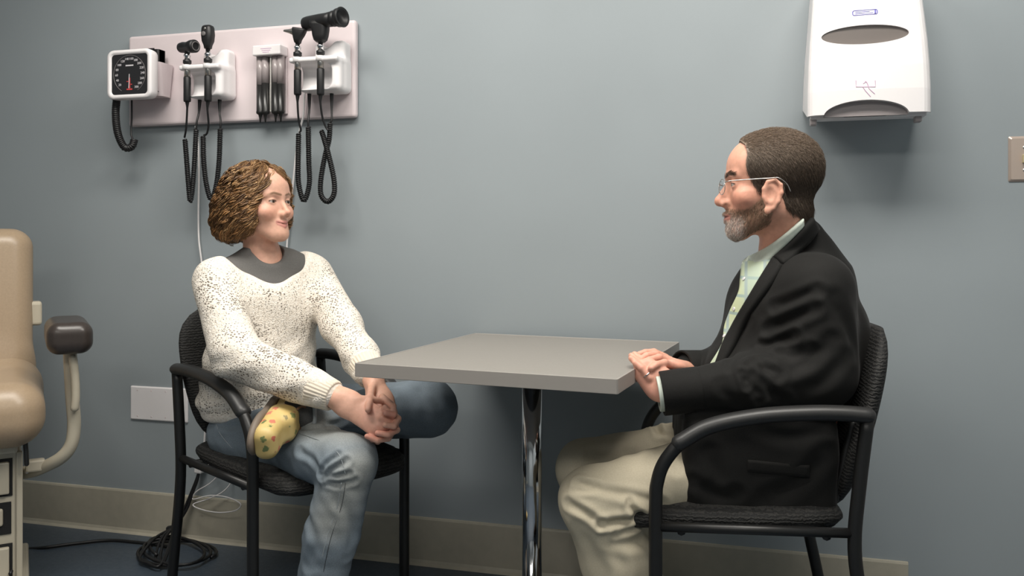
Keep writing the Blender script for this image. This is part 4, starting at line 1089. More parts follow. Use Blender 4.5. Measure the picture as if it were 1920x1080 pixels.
hp = spline([ft.p((-.034, .0, .010)), ft.p((-.030, -.030, .020)), ft.p((0, -.046, .022)), ft.p((.030, -.030, .020)), ft.p((.034, .0, .010))], 6)
mob('heel_strap', tube(hp, .008, 8, flat=.5), M['floral'], sh_, True)
# planted foot, below the picture
ft2 = Frame(anR+np.array([0, 0, -.03]), cdir(.55, -.83)); z0 = anR[2]-.03
V, F = net([U(ell(ft2.p((0, .10, -z0+.040)), (.045, .10, .036), ft2.R)), U(ell(ft2.p((0, .0, -z0+.045)), (.038, .06, .042), ft2.R), .02), X(plane((0, 0, .018), (0, 0, -1)), .003)], .003)
s2 = mob('clog', (V, F), M['floral'], wom, True)
V, F = net([U(ell(ft2.p((0, .10, -z0+.018)), (.048, .105, .022), ft2.R)), U(ell(ft2.p((0, .0, -z0+.018)), (.040, .06, .022), ft2.R), .02), X(plane((0, 0, .001), (0, 0, -1)), .002), X(plane((0, 0, .021), (0, 0, 1)), .002)], .003)
mob('sole', (V, F), bpy.data.materials['grey_brown_sole'], s2, True)

# --- hair: chin-length waves
def hair_mat(name, cols, rough=.42):
    m = newmat(name, cols[0], rough, spec=.45); a = nd(m, 'ShaderNodeVertexColor', layer_name='Col'); v = coords(m)
    g = ramp(m, noise(m, v, 240, 3), [(.3, (.72, .72, .72, 1)), (.7, (1.2, 1.2, 1.2, 1))])
    lk(m, mixc(m, 1.0, a.outputs['Color'], g, 'MULTIPLY'), bsdf(m).inputs['Base Color']); return m
M['hair_w'] = hair_mat('wavy_brown_hair', [(.2, .11, .05, 1)], .55)
e = lambda c, r: ell(WH.p(c), np.array(r)*WH.s, WH.R)
hops = [U(e((0, -.016, .036), (.086, .108, .088))), U(e((0, -.070, -.022), (.090, .070, .074)), .03), U(e((0, -.080, -.060), (.080, .056, .046)), .03)]
for s in (-1, 1): hops += [U(e((s*.066, -.010, -.030), (.030, .052, .066)), .025), U(e((s*.062, -.045, -.062), (.034, .055, .044)), .02)]
hops += [S(e((0, .105, -.045), (.067, .076, .110)), .012), S(e((0, .05, -.145), (.070, .080, .066)), .012)]
V, F = net(hops, .0032, post=lambda P, d: (.003*waves(P, 130, 21)+.0012*waves(P, 320, 22))*(1-sstep(WH.inv(P)[:, 1], .01, .04))+.003*sstep(WH.inv(P)[:, 1], .02, .05))
rs = np.random.RandomState(7)
Cb = np.tile(np.array((.12, .062, .026)), (len(V), 1))
hfld = field(hops); c0 = np.array((0, -.025, .01))
AZ, EL = np.linspace(-math.pi, math.pi, 121), np.linspace(-1.15, 1.55, 61)
ga_, ge_ = np.meshgrid(AZ, EL, indexing='ij')
DG = np.stack([np.cos(ge_)*np.sin(ga_), np.cos(ge_)*np.cos(ga_), np.sin(ge_)], -1).reshape(-1, 3)
RG = np.full(len(DG), .0); dn = np.zeros(len(DG), bool)
for t_ in np.linspace(.20, .03, 70):
    ins = hfld(WH.o+((c0+DG*t_)*WH.s)@WH.R.T) < 0; RG = np.where(ins & ~dn, t_, RG); dn |= ins
blo, bhi = RG.copy(), RG+.0026
for _ in range(6):
    md = (blo+bhi)/2; ins = hfld(WH.o+((c0+DG*md[:, None])*WH.s)@WH.R.T) < 0; blo = np.where(ins, md, blo); bhi = np.where(ins, bhi, md)
RG = np.where(dn, blo, 0).reshape(121, 61)
def rad_at(az, el):
    az = (az+math.pi) % (2*math.pi)-math.pi
    x = np.clip((az+math.pi)/(2*math.pi)*120, 0, 119.999); y = np.clip((el+1.15)/2.7*60, 0, 59.999); i = x.astype(int); j = y.astype(int); fx = x-i; fy = y-j
    return RG[i, j]*(1-fx)*(1-fy)+RG[i+1, j]*fx*(1-fy)+RG[i, j+1]*(1-fx)*fy+RG[i+1, j+1]*fx*fy
NL, n = 620, 44; tt = np.linspace(0, 1, n)
PP = []; WW = []; CC = []
pal = np.array([(.20, .105, .042), (.27, .15, .062), (.13, .066, .027), (.36, .22, .105), (.24, .12, .045), (.10, .05, .022)])
for i in range(NL):
    az0 = rs.uniform(-math.pi, math.pi) if i % 3 else rs.uniform(.3, 2.3)
    e0 = math.radians(rs.uniform(30, 88) if i % 2 else rs.uniform(-10, 60)); e1 = math.radians(rs.uniform(-58, -38))
    fa = abs(az0); lim = rs.uniform(.80, 1.35)
    az_end = az0 if fa > lim else math.copysign(lim, az0)
    el_ = e0+(e1-e0)*tt
    az = az0+(az_end-az0)*sstep(tt, 0, .5) if fa < lim else np.full(n, az0)
    ln = abs(e1-e0)*.11; cyc = ln/rs.uniform(.032, .05); ph = rs.uniform(0, 6.28); am = rs.uniform(.07, .17)*sstep(tt*ln, .0, .09)
    az = az+am*np.sin(ph+cyc*6.28*tt); el_ = el_+.25*am*np.sin(ph*1.7+cyc*6.28*tt)
    r = rad_at(az, el_)
    bad = r < .055
    if bad[:8].any(): continue
    if bad.any():
        c_ = np.argmax(bad); t2 = np.linspace(0, (c_-1)/(n-1), n); az = np.interp(t2, tt, az); el_ = np.interp(t2, tt, el_); am = np.interp(t2, tt, am); r = rad_at(az, el_)
        if c_ < 16: continue
    r = np.convolve(np.r_[[r[0]]*3, r, [r[-1]]*3], np.ones(7)/7, 'valid')
    rr = r+.001+rs.uniform(-.002, .006)+am*.075*np.cos(ph+cyc*6.28*tt)
    D = np.stack([np.cos(el_)*np.sin(az), np.cos(el_)*np.cos(az), np.sin(el_)], 1)
    P = WH.o+((c0+D*rr[:, None])*WH.s)@WH.R.T
    T_, N_, B_ = frames(P); base = pal[rs.randint(6)]*rs.uniform(.85, 1.15)
    for q in range(9):
        a = rs.uniform(0, 6.28); rad_ = rs.uniform(0, .0058); tw = rs.uniform(-2.5, 2.5)
        PP.append(P+rad_*(np.cos(a+tw*tt)[:, None]*N_+np.sin(a+tw*tt)[:, None]*B_))
        WW.append(rs.uniform(.0008, .0017)*np.sin(np.clip(tt*.95+.05, 0, 1)*math.pi*.97)**.45)
        CC.append((base*rs.uniform(.75, 1.3))[None]*(1+.35*tt)[:, None])
SV, SF = strands(np.array(PP), np.array(WW), 3)
SC = np.repeat(np.array(CC).reshape(-1, 3), 3, 0)
mob('hair', (np.vstack([V, SV]), np.vstack([np.asarray(F), SF+len(V)])), M['hair_w'], wom, True, colors=np.c_[np.vstack([Cb, SC]), np.ones(len(V)+len(SV))])

def JM(px, py, d): return J(px, py, d+.04)

# ------------------------------------------------------------------ the man
SKM = (0.72, 0.375, 0.268)
hm_ = cdir(-.955, .20, .0); MH = Frame(JM(1447, 346, 1.95), hm_, (0, 0, 1), 1.08)
BF = cdir(-.975, -.12); MT = Frame(JM(1480, 620, 2.0), BF, (0, 0, 1)); RM = MT.R
left_m = -RM[:, 0]
msL, msR = JM(1534, 542, 1.86), JM(1450, 538, 2.15)
meL, meR = JM(1540, 702, 1.845), JM(1452, 692, 2.17)
mwL, mwR = JM(1270, 734, 1.865), JM(1292, 694, 2.05)
mbody = head_ops(MH, True)
mbody += [U(rcone(MH.p((0, -.028, -.055)), JM(1474, 478, 1.985), .060, .056), .025), U(rcone(JM(1474, 478, 1.985), JM(1486, 540, 2.0), .056, .060), .03),
          U(ell(JM(1490, 600, 2.0), (.15, .10, .16), RM), .03), U(ell(JM(1470, 740, 2.0), (.15, .12, .15), RM), .03), U(rcone(msL, msR, .05, .05), .04)]
for sh, el, wr in ((msL, meL, mwL), (msR, meR, mwR)): mbody += [U(rcone(sh, el, .05, .042), .03), U(rcone(el, wr, .042, .029), .02)]
# left hand, stretched flat onto the table edge; right hand laid over it
nh = VIEW(1230)*.8+np.array([0, 0, .35])+cdir(-.25, 0)
mbody += [U(flatcone(mwL, JM(1240, 722, 1.875), .030, .034, nh, .72, .55), .012), U(flatcone(JM(1240, 722, 1.875), JM(1214, 698, 1.882), .034, .032, nh, .50, .42), .012)]
mbody += finger([JM(1218, 708, 1.868), JM(1203, 690, 1.872), JM(1191, 680, 1.878)], .0090, .0072)
mbody += finger([JM(1214, 700, 1.878), JM(1196, 683, 1.885), JM(1184, 672, 1.892)], .0095, .0074)
mbody += finger([JM(1212, 692, 1.892), JM(1194, 676, 1.903), JM(1184, 667, 1.91)], .0095, .0074)
mbody += finger([JM(1214, 686, 1.905), JM(1198, 672, 1.918), JM(1190, 664, 1.926)], .0090, .0072)
mbody += finger([JM(1252, 714, 1.885), JM(1266, 701, 1.885), JM(1280, 706, 1.885)], .0115, .0090, .010)
rk = JM(1262, 684, 1.945)
mbody += [U(flatcone(mwR, rk, .029, .034, np.array([0, 0, 1.0])+VIEW(1260)*.5, .70, .46), .012)]
mbody += finger([JM(1268, 690, 1.925), JM(1246, 680, 1.890), JM(1231, 684, 1.872), JM(1221, 690, 1.864)], .0090, .0074)
mbody += finger([JM(1262, 680, 1.942), JM(1236, 670, 1.912), JM(1218, 675, 1.892), JM(1207, 682, 1.882)], .0090, .0074)
mbody += finger([JM(1254, 674, 1.960), JM(1230, 664, 1.935), JM(1212, 667, 1.917), JM(1202, 673, 1.908)], .0088, .0072)
mbody += finger([JM(1248, 670, 1.978), JM(1226, 660, 1.955), JM(1210, 661, 1.94), JM(1199, 664, 1.932)], .0090, .0070)
V, F = net(mbody, .0022, smooth=2)
BV, BFc = V, np.asarray(F)
L = MH.inv(V); C = np.tile(np.array(SKM), (len(V), 1))
C = face_colors(C, L, True, SKM, (.42, .17, .14), (.20, .12, .08))
ymax = lambda z: np.interp(z, [-.06, -.03, -.015, 0, .025, .045, .062, .08, .098, .112, .13], [.0, .020, .034, .044, .056, .058, .055, .058, .072, .074, .07])
zmin = lambda y: np.interp(y, [-.12, -.085, -.060, -.034, -.022, -.014, -.008, .016, .028, .034], [-.066, -.074, -.074, -.062, -.050, -.020, .006, .010, -.004, -.030])
def hairmask(L): return sstep(ymax(L[:, 2])-L[:, 1], -.003, .005)*sstep(L[:, 2]-zmin(L[:, 1]), -.003, .005)*(np.abs(L[:, 0]) < .0855)
def beardmask(L):
    x, y, z = np.abs(L[:, 0]), L[:, 1], L[:, 2]
    top = np.interp(y, [.0, .012, .03, .045, .06, .075, .09, .1], [-.01, -.012, -.034, -.048, -.054, -.053, -.051, -.051])
    bot = np.interp(y, [-.01, .01, .04, .06, .08], [-.076, -.088, -.104, -.116, -.130])
    m_ = sstep(top-z, -.003, .006)*sstep(z-bot, -.004, .006)*sstep(y, .002, .012)*sstep(.0795-x, 0, .002)
    lips = np.minimum(seg_d(L*[1, 1, 1], (-.02, .092, -.070), (.02, .092, -.070)), seg_d(L, (0, .098, -.072), (0, .1, -.070)))
    m_ = m_*sstep(lips, .006, .010); nose = seg_d(L, (0, .11, -.036), (0, .10, -.045)); return m_*sstep(nose, .012, .018)
hmk = hairmask(L)*(np.abs(L).max(1) < .16); bmk = beardmask(L)*(np.abs(L).max(1) < .16)
C = blend(C, (.085, .060, .042), hmk*.95)
bc = np.where((sstep(L[:, 1], .052, .072)*sstep(-L[:, 2], .062, .080))[:, None] > .5, np.array((.52, .43, .38)), np.array((.27, .17, .11)))
C = C*(1-.62*bmk[:, None])+bc*(.62*bmk[:, None])
hd = np.linalg.norm(V-JM(1230, 695, 1.89), axis=1); C = blend(C, (.73, .365, .275), (1-sstep(hd, .05, .11))*.8)
man = thing('person', (JM(1450, 880, 2.0)[0], JM(1450, 880, 2.0)[1], 0), 'bearded man with glasses in a dark jacket, hands folded on the table edge', 'person', 'seated people')
mob('body', (V, F), M['skin_m'], man, True, colors=np.c_[C, np.ones(len(C))])
for s in (-1, 1):
    ev, ef, ec = eye_vf(MH, s); mob('eye', (ev, ef), M['eye'], man, True, colors=ec)
# --- hair and beard strands over the scalp and jaw
near = np.where((np.abs(L).max(1) < .17))[0]; VN = vnormals(BV, BFc); rs = np.random.RandomState(11)
def tuft(mask, count, dirf, l0, l1, lift, w, colf, seg=5):
    idx = near[rs.rand(len(near)) < np.clip(mask[near], 0, 1)*count/max(1, mask[near].sum())*1.0] if count < mask[near].sum() else near[rs.choice(len(near), int(count), p=mask[near]/mask[near].sum())]
    idx = idx[mask[idx] > .15]
    N = VN[idx]; lo = L[idx]; D = dirf(lo)@MH.R.T; D += rs.normal(size=D.shape)*.11
    D = D-N*(D*N).sum(1)[:, None]; D /= np.linalg.norm(D, axis=1)[:, None]+1e-9
    ln = rs.uniform(l0, l1, len(idx))[:, None]*(1 if np.isscalar(lift) else 1)
    root = BV[idx]+rs.normal(size=(len(idx), 3))*.0012-N*.0005; lf = (lift(lo) if callable(lift) else np.full(len(idx), lift))[:, None]
    P = np.stack([root+D*ln*t+N*(lf*math.sin(min(t*1.6, 1)*math.pi/2)-.0*t) for t in np.linspace(0, 1, seg)], 1)
    W = np.tile(w*np.array([1, 1, .9, .7, .15])[:seg], (len(idx), 1)); sv, sf = strands(P, W, 3)
    return sv, sf, np.repeat(np.repeat(colf(lo), seg, 0), 3, 0)
def hdir(lo):
    up = sstep(lo[:, 2], .045, .095)
    back = np.stack([lo[:, 0]*1.2, np.full(len(lo), -.75), np.full(len(lo), -.1)], 1)
    down = np.stack([np.zeros(len(lo)), np.full(len(lo), -.45), np.full(len(lo), -.9)], 1)
    return back*up[:, None]+down*(1-up)[:, None]
def hcol(lo):
    t = sstep(lo[:, 2], .02, .09)[:, None]; b = np.array((.10, .072, .052))*(1-t)+np.array((.29, .22, .165))*t
    return b*rs.uniform(.78, 1.25, (len(lo), 1))
M['hair_m'] = hair_mat('short_greying_hair', [(.1, .07, .05, 1)], .5)
sv, sf, scol = tuft(hmk, 40000, hdir, .009, .017, lambda lo: .0020+.0045*sstep(lo[:, 2], .03, .1), .00036, hcol)
sel = hmk > .5; fm = sel[BFc].all(1); ff = BFc[fm]; us, inv_ = np.unique(ff, return_inverse=True)
cap = BV[us]+VN[us]*(.0012+.0035*sstep(L[us][:, 2], .03, .1))[:, None]; capc = np.array((.10, .072, .052))*(1-sstep(L[us][:, 2], .02, .09))[:, None]+np.array((.24, .18, .135))*sstep(L[us][:, 2], .02, .09)[:, None]
mob('hair', (np.vstack([cap, sv]), np.vstack([inv_.reshape(-1, 4), sf+len(cap)])), M['hair_m'], man, True, colors=np.c_[np.vstack([capc, scol]), np.ones(len(cap)+len(sv))])
def bdir(lo): return np.stack([lo[:, 0]*2, np.full(len(lo), .35), np.full(len(lo), -1.0)], 1)
def bcol(lo):
    t = (sstep(lo[:, 1], .048, .070)*sstep(-lo[:, 2], .055, .085))[:, None]
    return (np.array((.33, .22, .145))*(1-t)+np.array((.66, .58, .52))*t)*rs.uniform(.65, 1.35, (len(lo), 1))
sv, sf, scol = tuft(bmk*.9, 9000, bdir, .004, .0075, .0014, .00030, bcol)
mob('beard', (sv, sf), M['hair_m'], man, True, colors=np.c_[scol, np.ones(len(sv))])
def browf(lo): return np.stack([np.sign(lo[:, 0])*1.0, np.full(len(lo), -.2), np.full(len(lo), .15)], 1)
bw = np.zeros(len(L))
for s in (-1, 1): bw = np.maximum(bw, 1-sstep(np.minimum(seg_d(L, (s*.010, .098, .0185), (s*.032, .090, .024)), seg_d(L, (s*.032, .090, .024), (s*.046, .078, .0195))), .003, .006))
sv, sf, scol = tuft(bw*.9, 420, browf, .006, .010, .001, .00028, lambda lo: np.tile(np.array((.08, .055, .04)), (len(lo), 1))*rs.uniform(.6, 1.4, (len(lo), 1)))
mob('eyebrows', (sv, sf), M['hair_m'], man, True, colors=np.c_[scol, np.ones(len(sv))])
# --- glasses
gl = thing('eyeglasses', MH.p((0, .11, -.02)), 'thin metal-framed eyeglasses worn by the bearded man', 'glasses')
M['glass'] = newmat('clear_lens', (1, 1, 1, 1), 0.02); bsdf(M['glass']).inputs['Transmission Weight'].default_value = 1.0; bsdf(M['glass']).inputs['IOR'].default_value = 1.1
for s in (-1, 1):
    rim = [MH.p((s*(.033+.023*math.cos(a)), .1105-.0105*(.5+.5*math.cos(a)), -.006+.0165*math.sin(a))) for a in np.linspace(0, 6.2832, 29)[:-1]]
    mob('rim', tube(rim, .0009, 6, True), M['steel'], gl, True)
    cen = np.mean(rim, 0); dv = MH.R[:, 1]*.0012
    mob('lens', (np.vstack([np.array(rim)+dv*.5, np.array(rim)-dv*.5]), [tuple(range(28)), tuple(range(55, 27, -1))]+[(i, 28+i, 28+(i+1) % 28, (i+1) % 28) for i in range(28)]), M['glass'], gl)
    mob('temple_arm', tube(spline([MH.p((s*.056, .1005, .002)), MH.p((s*.072, .092, .004)), MH.p((s*.0765, .06, .006)), MH.p((s*.082, .012, .008)), MH.p((s*.0850, -.006, .008)), MH.p((s*.083, -.022, -.004)), MH.p((s*.082, -.030, -.020))], 6), .0013, 6), M['steel'], gl, True)
mob('bridge', tube(spline([MH.p((-.0105, .1055, .001)), MH.p((0, .1095, .004)), MH.p((.0105, .1055, .001))], 5), .001, 6), M['steel'], gl, True)

# --- shirt, jacket
m = M['jacket'] = newmat('charcoal_wool', (.0115, .0112, .0105, 1), .8, spec=.25); v = coords(m)
lk(m, ramp(m, noise(m, v, 600, 3), [(.3, (.0060, .0058, .0054, 1)), (.7, (.0120, .0116, .0106, 1))]), bsdf(m).inputs['Base Color']); bump(m, noise(m, v, 800, 2), .2, .0006)
bsdf(m).inputs['Sheen Weight'].default_value = .05; bsdf(m).inputs['Sheen Roughness'].default_value = .4
m = M['shirt'] = newmat('pale_green_plaid', (.5, .55, .42, 1), .75, spec=.2); v = coords(m)
w1 = nd(m, 'ShaderNodeTexWave', bands_direction='Z', wave_profile='SIN'); w1.inputs['Scale'].default_value = 7.5; lk(m, v, w1.inputs['Vector'])
w2 = nd(m, 'ShaderNodeTexWave', bands_direction='X', wave_profile='SIN'); w2.inputs['Scale'].default_value = 7.5; lk(m, v, w2.inputs['Vector'])
l1 = ramp(m, w1.outputs['Fac'], [(.90, (0, 0, 0, 1)), (.97, (1, 1, 1, 1))]); l2 = ramp(m, w2.outputs['Fac'], [(.90, (0, 0, 0, 1)), (.97, (1, 1, 1, 1))])
t1 = ramp(m, noise(m, v, 9, 1), [(.35, (.47, .55, .44, 1)), (.65, (.60, .66, .42, 1))])
cc = mixc(m, l1, t1, (.36, .46, .42, 1)); cc = mixc(m, l2, cc, (.38, .46, .44, 1)); lk(m, cc, bsdf(m).inputs['Base Color'])
M['collar'] = noisy('pale_green_collar', (.58, .64, .56, 1), .7, 60, .05, .05)
jt = [U(ell(JM(1474, 590, 2.0), (.180, .136, .165), RM)), U(ell(JM(1450, 712, 2.0), (.182, .170, .142), RM), .06), U(rcone(JM(1525, 542, 1.90), JM(1462, 538, 2.10), .070, .068), .05),
      U(rcone(JM(1500, 470, 2.0), JM(1498, 540, 2.0), .060, .09), .05), U(ell(JM(1550, 645, 2.0), (.15, .085, .13), RM), .05), U(rcone(JM(1502, 446, 2.0), JM(1528, 520, 2.0), .050, .085), .04)]
js = []
for sh, el, wr in ((msL, meL, mwL), (msR, meR, mwR)):
    e1 = el+(wr-el)*.5
    js += [U(rcone(sh, el, .080, .074), .03), U(rcone(el, e1, .073, .061), .02), U(rcone(e1, wr+(el-wr)*.05, .061, .047), .02)]
RS = Frame((0, 0, 0), cdir(-.99, .12)).R
jt = jt+[U(rb(JM(1402, 868, 1.995), (.186, .166, .150), .030, RS), .035)]
jfold2 = folds(field(jt+js), [([(1453, 575), (1490, 562), (1533, 545)], .010, .006), ([(1443, 618), (1480, 600), (1525, 578)], .011, .008), ([(1432, 648), (1455, 640), (1490, 628)], .009, .008), ([(1440, 655), (1475, 668), (1520, 655)], .010, .005),
    ([(1418, 680), (1436, 690), (1458, 704)], .009, .008), ([(1404, 690), (1410, 720), (1425, 748)], .009, .008), ([(1424, 700), (1440, 735), (1468, 748)], .010, .006), ([(1392, 702), (1396, 712), (1399, 724)], .006, .006),
    ([(1480, 690), (1520, 672), (1560, 640)], .014, .006), ([(1500, 735), (1545, 715), (1580, 670)], .014, .005), ([(1350, 720), (1362, 740), (1380, 752)], .010, .003), ([(1560, 560), (1585, 610), (1600, 660)], .014, .004),
    ([(1300, 905), (1350, 930), (1380, 925)], .012, .005), ([(1440, 935), (1500, 900), (1550, 850)], .016, .006), ([(1330, 850), (1345, 890), (1335, 930)], .014, .003), ([(1420, 800), (1480, 820), (1550, 800)], .014, .003), ([(1405, 600), (1380, 650), (1365, 690)], .008, .003)])
def jac_post(P, d): return .0020*waves(P, 30, 31)+.0010*waves(P, 75, 32)+jfold2(P)
neckhole = rcone(MH.p((0, .0, -.05)), JM(1456, 484, 1.985), .062, .060)
jops = jt+js+[S(neckhole, .008), X(plane(JM(1440, 952, 1.95), cdir(.05, 0, -1)), .012)]
V, F = net(jops, .0034, post=jac_post, smooth=2)
jk = mob('jacket', (V, F), M['jacket'], man, True)
jfield = field(jt+js)
sops = [U(rcone(JM(1474, 474, 1.985), JM(1480, 530, 1.99), .069, .085)), U(ell(JM(1470, 600, 1.99), (.13, .10, .13), RM), .04)]
V, F = net(sops+[S(rcone(MH.p((0, -.02, -.05)), JM(1462, 462, 1.985), .055, .060), .006)], .003); sh_m = mob('shirt', (V, F), M['shirt'], man, True)
tf = field(jt)
mob('shirt_front', strip(tf, [(1392, 492), (1389, 524), (1386, 548), (1371, 581), (1360, 612), (1356, 646), (1333, 684), (1314, 712)],
                       [(1450, 478), (1434, 510), (1421, 536), (1392, 587), (1376, 620), (1362, 648), (1346, 684), (1338, 712)], 36, 9, .0, .006), M['shirt'], sh_m, True)
for k in range(4):
    a = [(1399, 525), (1381, 580), (1362, 632), (1338, 690)][k]; q = hit(tf, np.array([a[0]]), np.array([a[1]]))[0]; n_ = grad(tf, q[None])[0]
    mob('button', lathe([(.0045, 0), (.005, .001), (.0045, .002), (.002, .0016)], q+n_*.006, 14, axis_R(n_)), M['whitecord'], sh_m, True)
mob('lapel', strip(tf, [(1452, 482), (1434, 510), (1418, 536), (1388, 587), (1372, 618), (1358, 645), (1345, 682), (1334, 706)],
                     [(1468, 500), (1462, 512), (1446, 538), (1412, 586), (1393, 620), (1376, 652), (1360, 682), (1349, 702)], 40, 8, .0, .011), M['jacket'], jk, True)
cf_ = field(jt+[U(rcone(MH.p((0, -.028, -.055)), JM(1478, 478, 1.985), .064, .070), .02)])
mob('collar', strip(cf_, [(1522, 408), (1506, 424), (1486, 446), (1466, 466), (1450, 484)], [(1534, 430), (1520, 450), (1502, 472), (1484, 488), (1470, 498)], 26, 8, .0, .010), M['jacket'], jk, True)
mob('shirt_collar', strip(cf_, [(1506, 410), (1480, 432), (1448, 456), (1420, 474), (1402, 484)], [(1507, 424), (1487, 446), (1464, 470), (1438, 492), (1416, 498)], 24, 7, .0, .006), M['collar'], sh_m, True)
mob('shirt_collar', strip(cf_, [(1403, 470), (1394, 476), (1390, 484)], [(1405, 486), (1400, 494), (1392, 497)], 8, 5, .0, .006), M['collar'], sh_m, True)
mob('pocket_flap', strip(field(jt), [(1402, 862), (1460, 868), (1518, 873)], [(1402, 884), (1460, 890), (1518, 895)], 16, 5, .0, .0015), M['jacket'], jk, True)
def ringcuff(el, wr, r, l, name, par, mat, th=.003, lead=.0):
    ax = wr-el; ax /= np.linalg.norm(ax); N_ = np.cross(ax, (0, 0, 1)); N_ /= np.linalg.norm(N_); B_ = np.cross(ax, N_); a = np.arange(32)*2*math.pi/32
    rs_ = [wr+ax*t+q*(np.cos(a)[:, None]*N_+np.sin(a)[:, None]*B_) for t, q in ((-l, r), (lead-.002, r), (lead, r-.0015), (lead-.001, r-th-.001), (-l, r-th))]
    return mob(name, loft(rs_, False), mat, par, True)
ringcuff(meL, mwL, .0405, .05, 'shirt_cuff', sh_m, M['collar'], lead=.044); ringcuff(meR, mwR, .039, .05, 'shirt_cuff', sh_m, M['collar'], lead=-.005)
ringcuff(meL, mwL, .0500, .05, 'sleeve_hem', jk, M['jacket'], .005, lead=.036); ringcuff(meR, mwR, .0490, .05, 'sleeve_hem', jk, M['jacket'], .005, lead=.024)
rg_ = JM(1219, 693, 1.866)
ax = JM(1203, 690, 1.872)-JM(1218, 708, 1.868); ax /= np.linalg.norm(ax); N_ = np.cross(ax, (0, 0, 1)); N_ /= np.linalg.norm(N_); B_ = np.cross(ax, N_)
rc_ = JM(1213, 702, 1.8695)
mob('wedding_ring', tube([rc_+.0095*(math.cos(a)*N_+math.sin(a)*B_) for a in np.linspace(0, 6.2832, 25)[:-1]], .0016, 6, True), M['chrome'], man, True)

# --- trousers and shoes
m = M['khaki'] = newmat('khaki_twill', (.42, .36, .25, 1), .75, spec=.2); v = coords(m)
lk(m, ramp(m, noise(m, v, 300, 3), [(.3, (.515, .455, .335, 1)), (.7, (.565, .505, .385, 1))]), bsdf(m).inputs['Base Color']); bump(m, noise(m, v, 600, 2), .2, .0006)
mhL, mkL, maL = JM(1400, 866, 1.95), JM(1117, 940, 1.885), JM(1238, 1240, 1.92)
mhR, mkR, maR = JM(1395, 838, 2.14), JM(1098, 880, 2.2), JM(1190, 1190, 2.22)
tr = [U(ell(JM(1425, 885, 2.03), (.15, .13, .09), RM)), U(rcone(mhL, mkL, .086, .080), .03), U(rcone(mkL, mkL+(maL-mkL)*.35, .078, .083), .02), U(rcone(mkL+(maL-mkL)*.35, maL, .083, .072), .02),
      U(rcone(mhR, mkR, .092, .076), .03), U(rcone(mkR, maR, .074, .070), .02)]
tfold = folds(field(tr), [([(1086, 908), (1150, 922), (1240, 944)], .009, .005), ([(1130, 982), (1171, 977), (1200, 966)], .008, .011), ([(1064, 943), (1094, 960), (1124, 980)], .008, .007), ([(1180, 944), (1187, 955), (1199, 963)], .007, .009),
    ([(1156, 998), (1180, 992), (1202, 979)], .008, .007), ([(1080, 902), (1096, 906), (1118, 908)], .006, .004), ([(1076, 918), (1095, 920), (1120, 916)], .006, .003), ([(1140, 1010), (1175, 1018), (1215, 1010)], .012, .005), ([(1200, 960), (1210, 985), (1225, 1020)], .012, .005),
    ([(1090, 990), (1110, 1030), (1130, 1075)], .014, .004), ([(1150, 1030), (1165, 1055), (1170, 1078)], .012, .003), ([(1232, 800), (1240, 810), (1262, 818)], .008, .006), ([(1222, 790), (1232, 802), (1236, 815)], .008, .006), ([(1110, 850), (1150, 845), (1190, 850)], .012, .003), ([(1270, 815), (1272, 850), (1268, 880)], .010, .003)])
def tr_post(P, d): return .0020*waves(P, 32, 41)+.0008*waves(P, 90, 42)+tfold(P)
V, F = net(tr, .0034, post=tr_post); tr_o = mob('trousers', (V, F), M['khaki'], man, True)
M['shoe'] = newmat('brown_leather', (.05, .03, .02, 1), .35)
for an in (maL, maR):
    fs = Frame((an[0], an[1], 0), cdir(-.98, .05))
    so_ = [U(ell(fs.p((0, .07, .045)), (.046, .13, .04), fs.R)), U(ell(fs.p((0, -.02, .055)), (.040, .06, .055), fs.R), .02), X(plane((0, 0, .014), (0, 0, -1)), .003)]
    V, F = net(so_, .004); sx = mob('shoe', (V, F), M['shoe'], man, True)
    V, F = net([U(ell(fs.p((0, .07, .012)), (.050, .135, .02), fs.R)), U(ell(fs.p((0, -.02, .012)), (.044, .066, .02), fs.R), .02), X(plane((0, 0, .001), (0, 0, -1)), .001), X(plane((0, 0, .016), (0, 0, 1)), .001)], .004)
    mob('sole', (V, F), M['blackrubber'], sx, True)

# ------------------------------------------------------------------ exam chair at the left edge
EF = cdir(.5, -.87); eo = cw(-1.785, 2.62, 0); EX = Frame(eo, EF); RE = EX.R; q_ = EX.p
t = thing('exam_chair', eo, 'tan upholstered medical exam chair cut off by the left edge', 'exam chair')
tilt = Matrix.Rotation(math.radians(10), 3, 'X'); RB = RE@np.array(tilt)
bk = [U(rb(q_((0, -.035, .80)), (.275, .065, .27), .064, RB)), U(ell(q_((0, -.005, .62)), (.27, .07, .12), RB), .05)]
V, F = net(bk, .005, post=lambda P, d: d+.002*waves(P, 14, 51)); mob('backrest', (V, F), M['vinyl'], t, True)
st = [U(rb(q_((0, .22, .545)), (.30, .27, .090), .080, RE)), U(rb(q_((0, .02, .565)), (.285, .10, .095), .08, RE), .04)]
V, F = net(st, .005, post=lambda P, d: d+.0025*waves(P, 16, 52)); mob('seat', (V, F), M['vinyl'], t, True)
def ebox(c, size, bev=.004): return rbox(q_(c), size, bev, 2, RE)
mob('side_tab', rbox(J(64, 587, 2.80), (.045, .06, .078), .010, 3, RE), M['cream'], t)
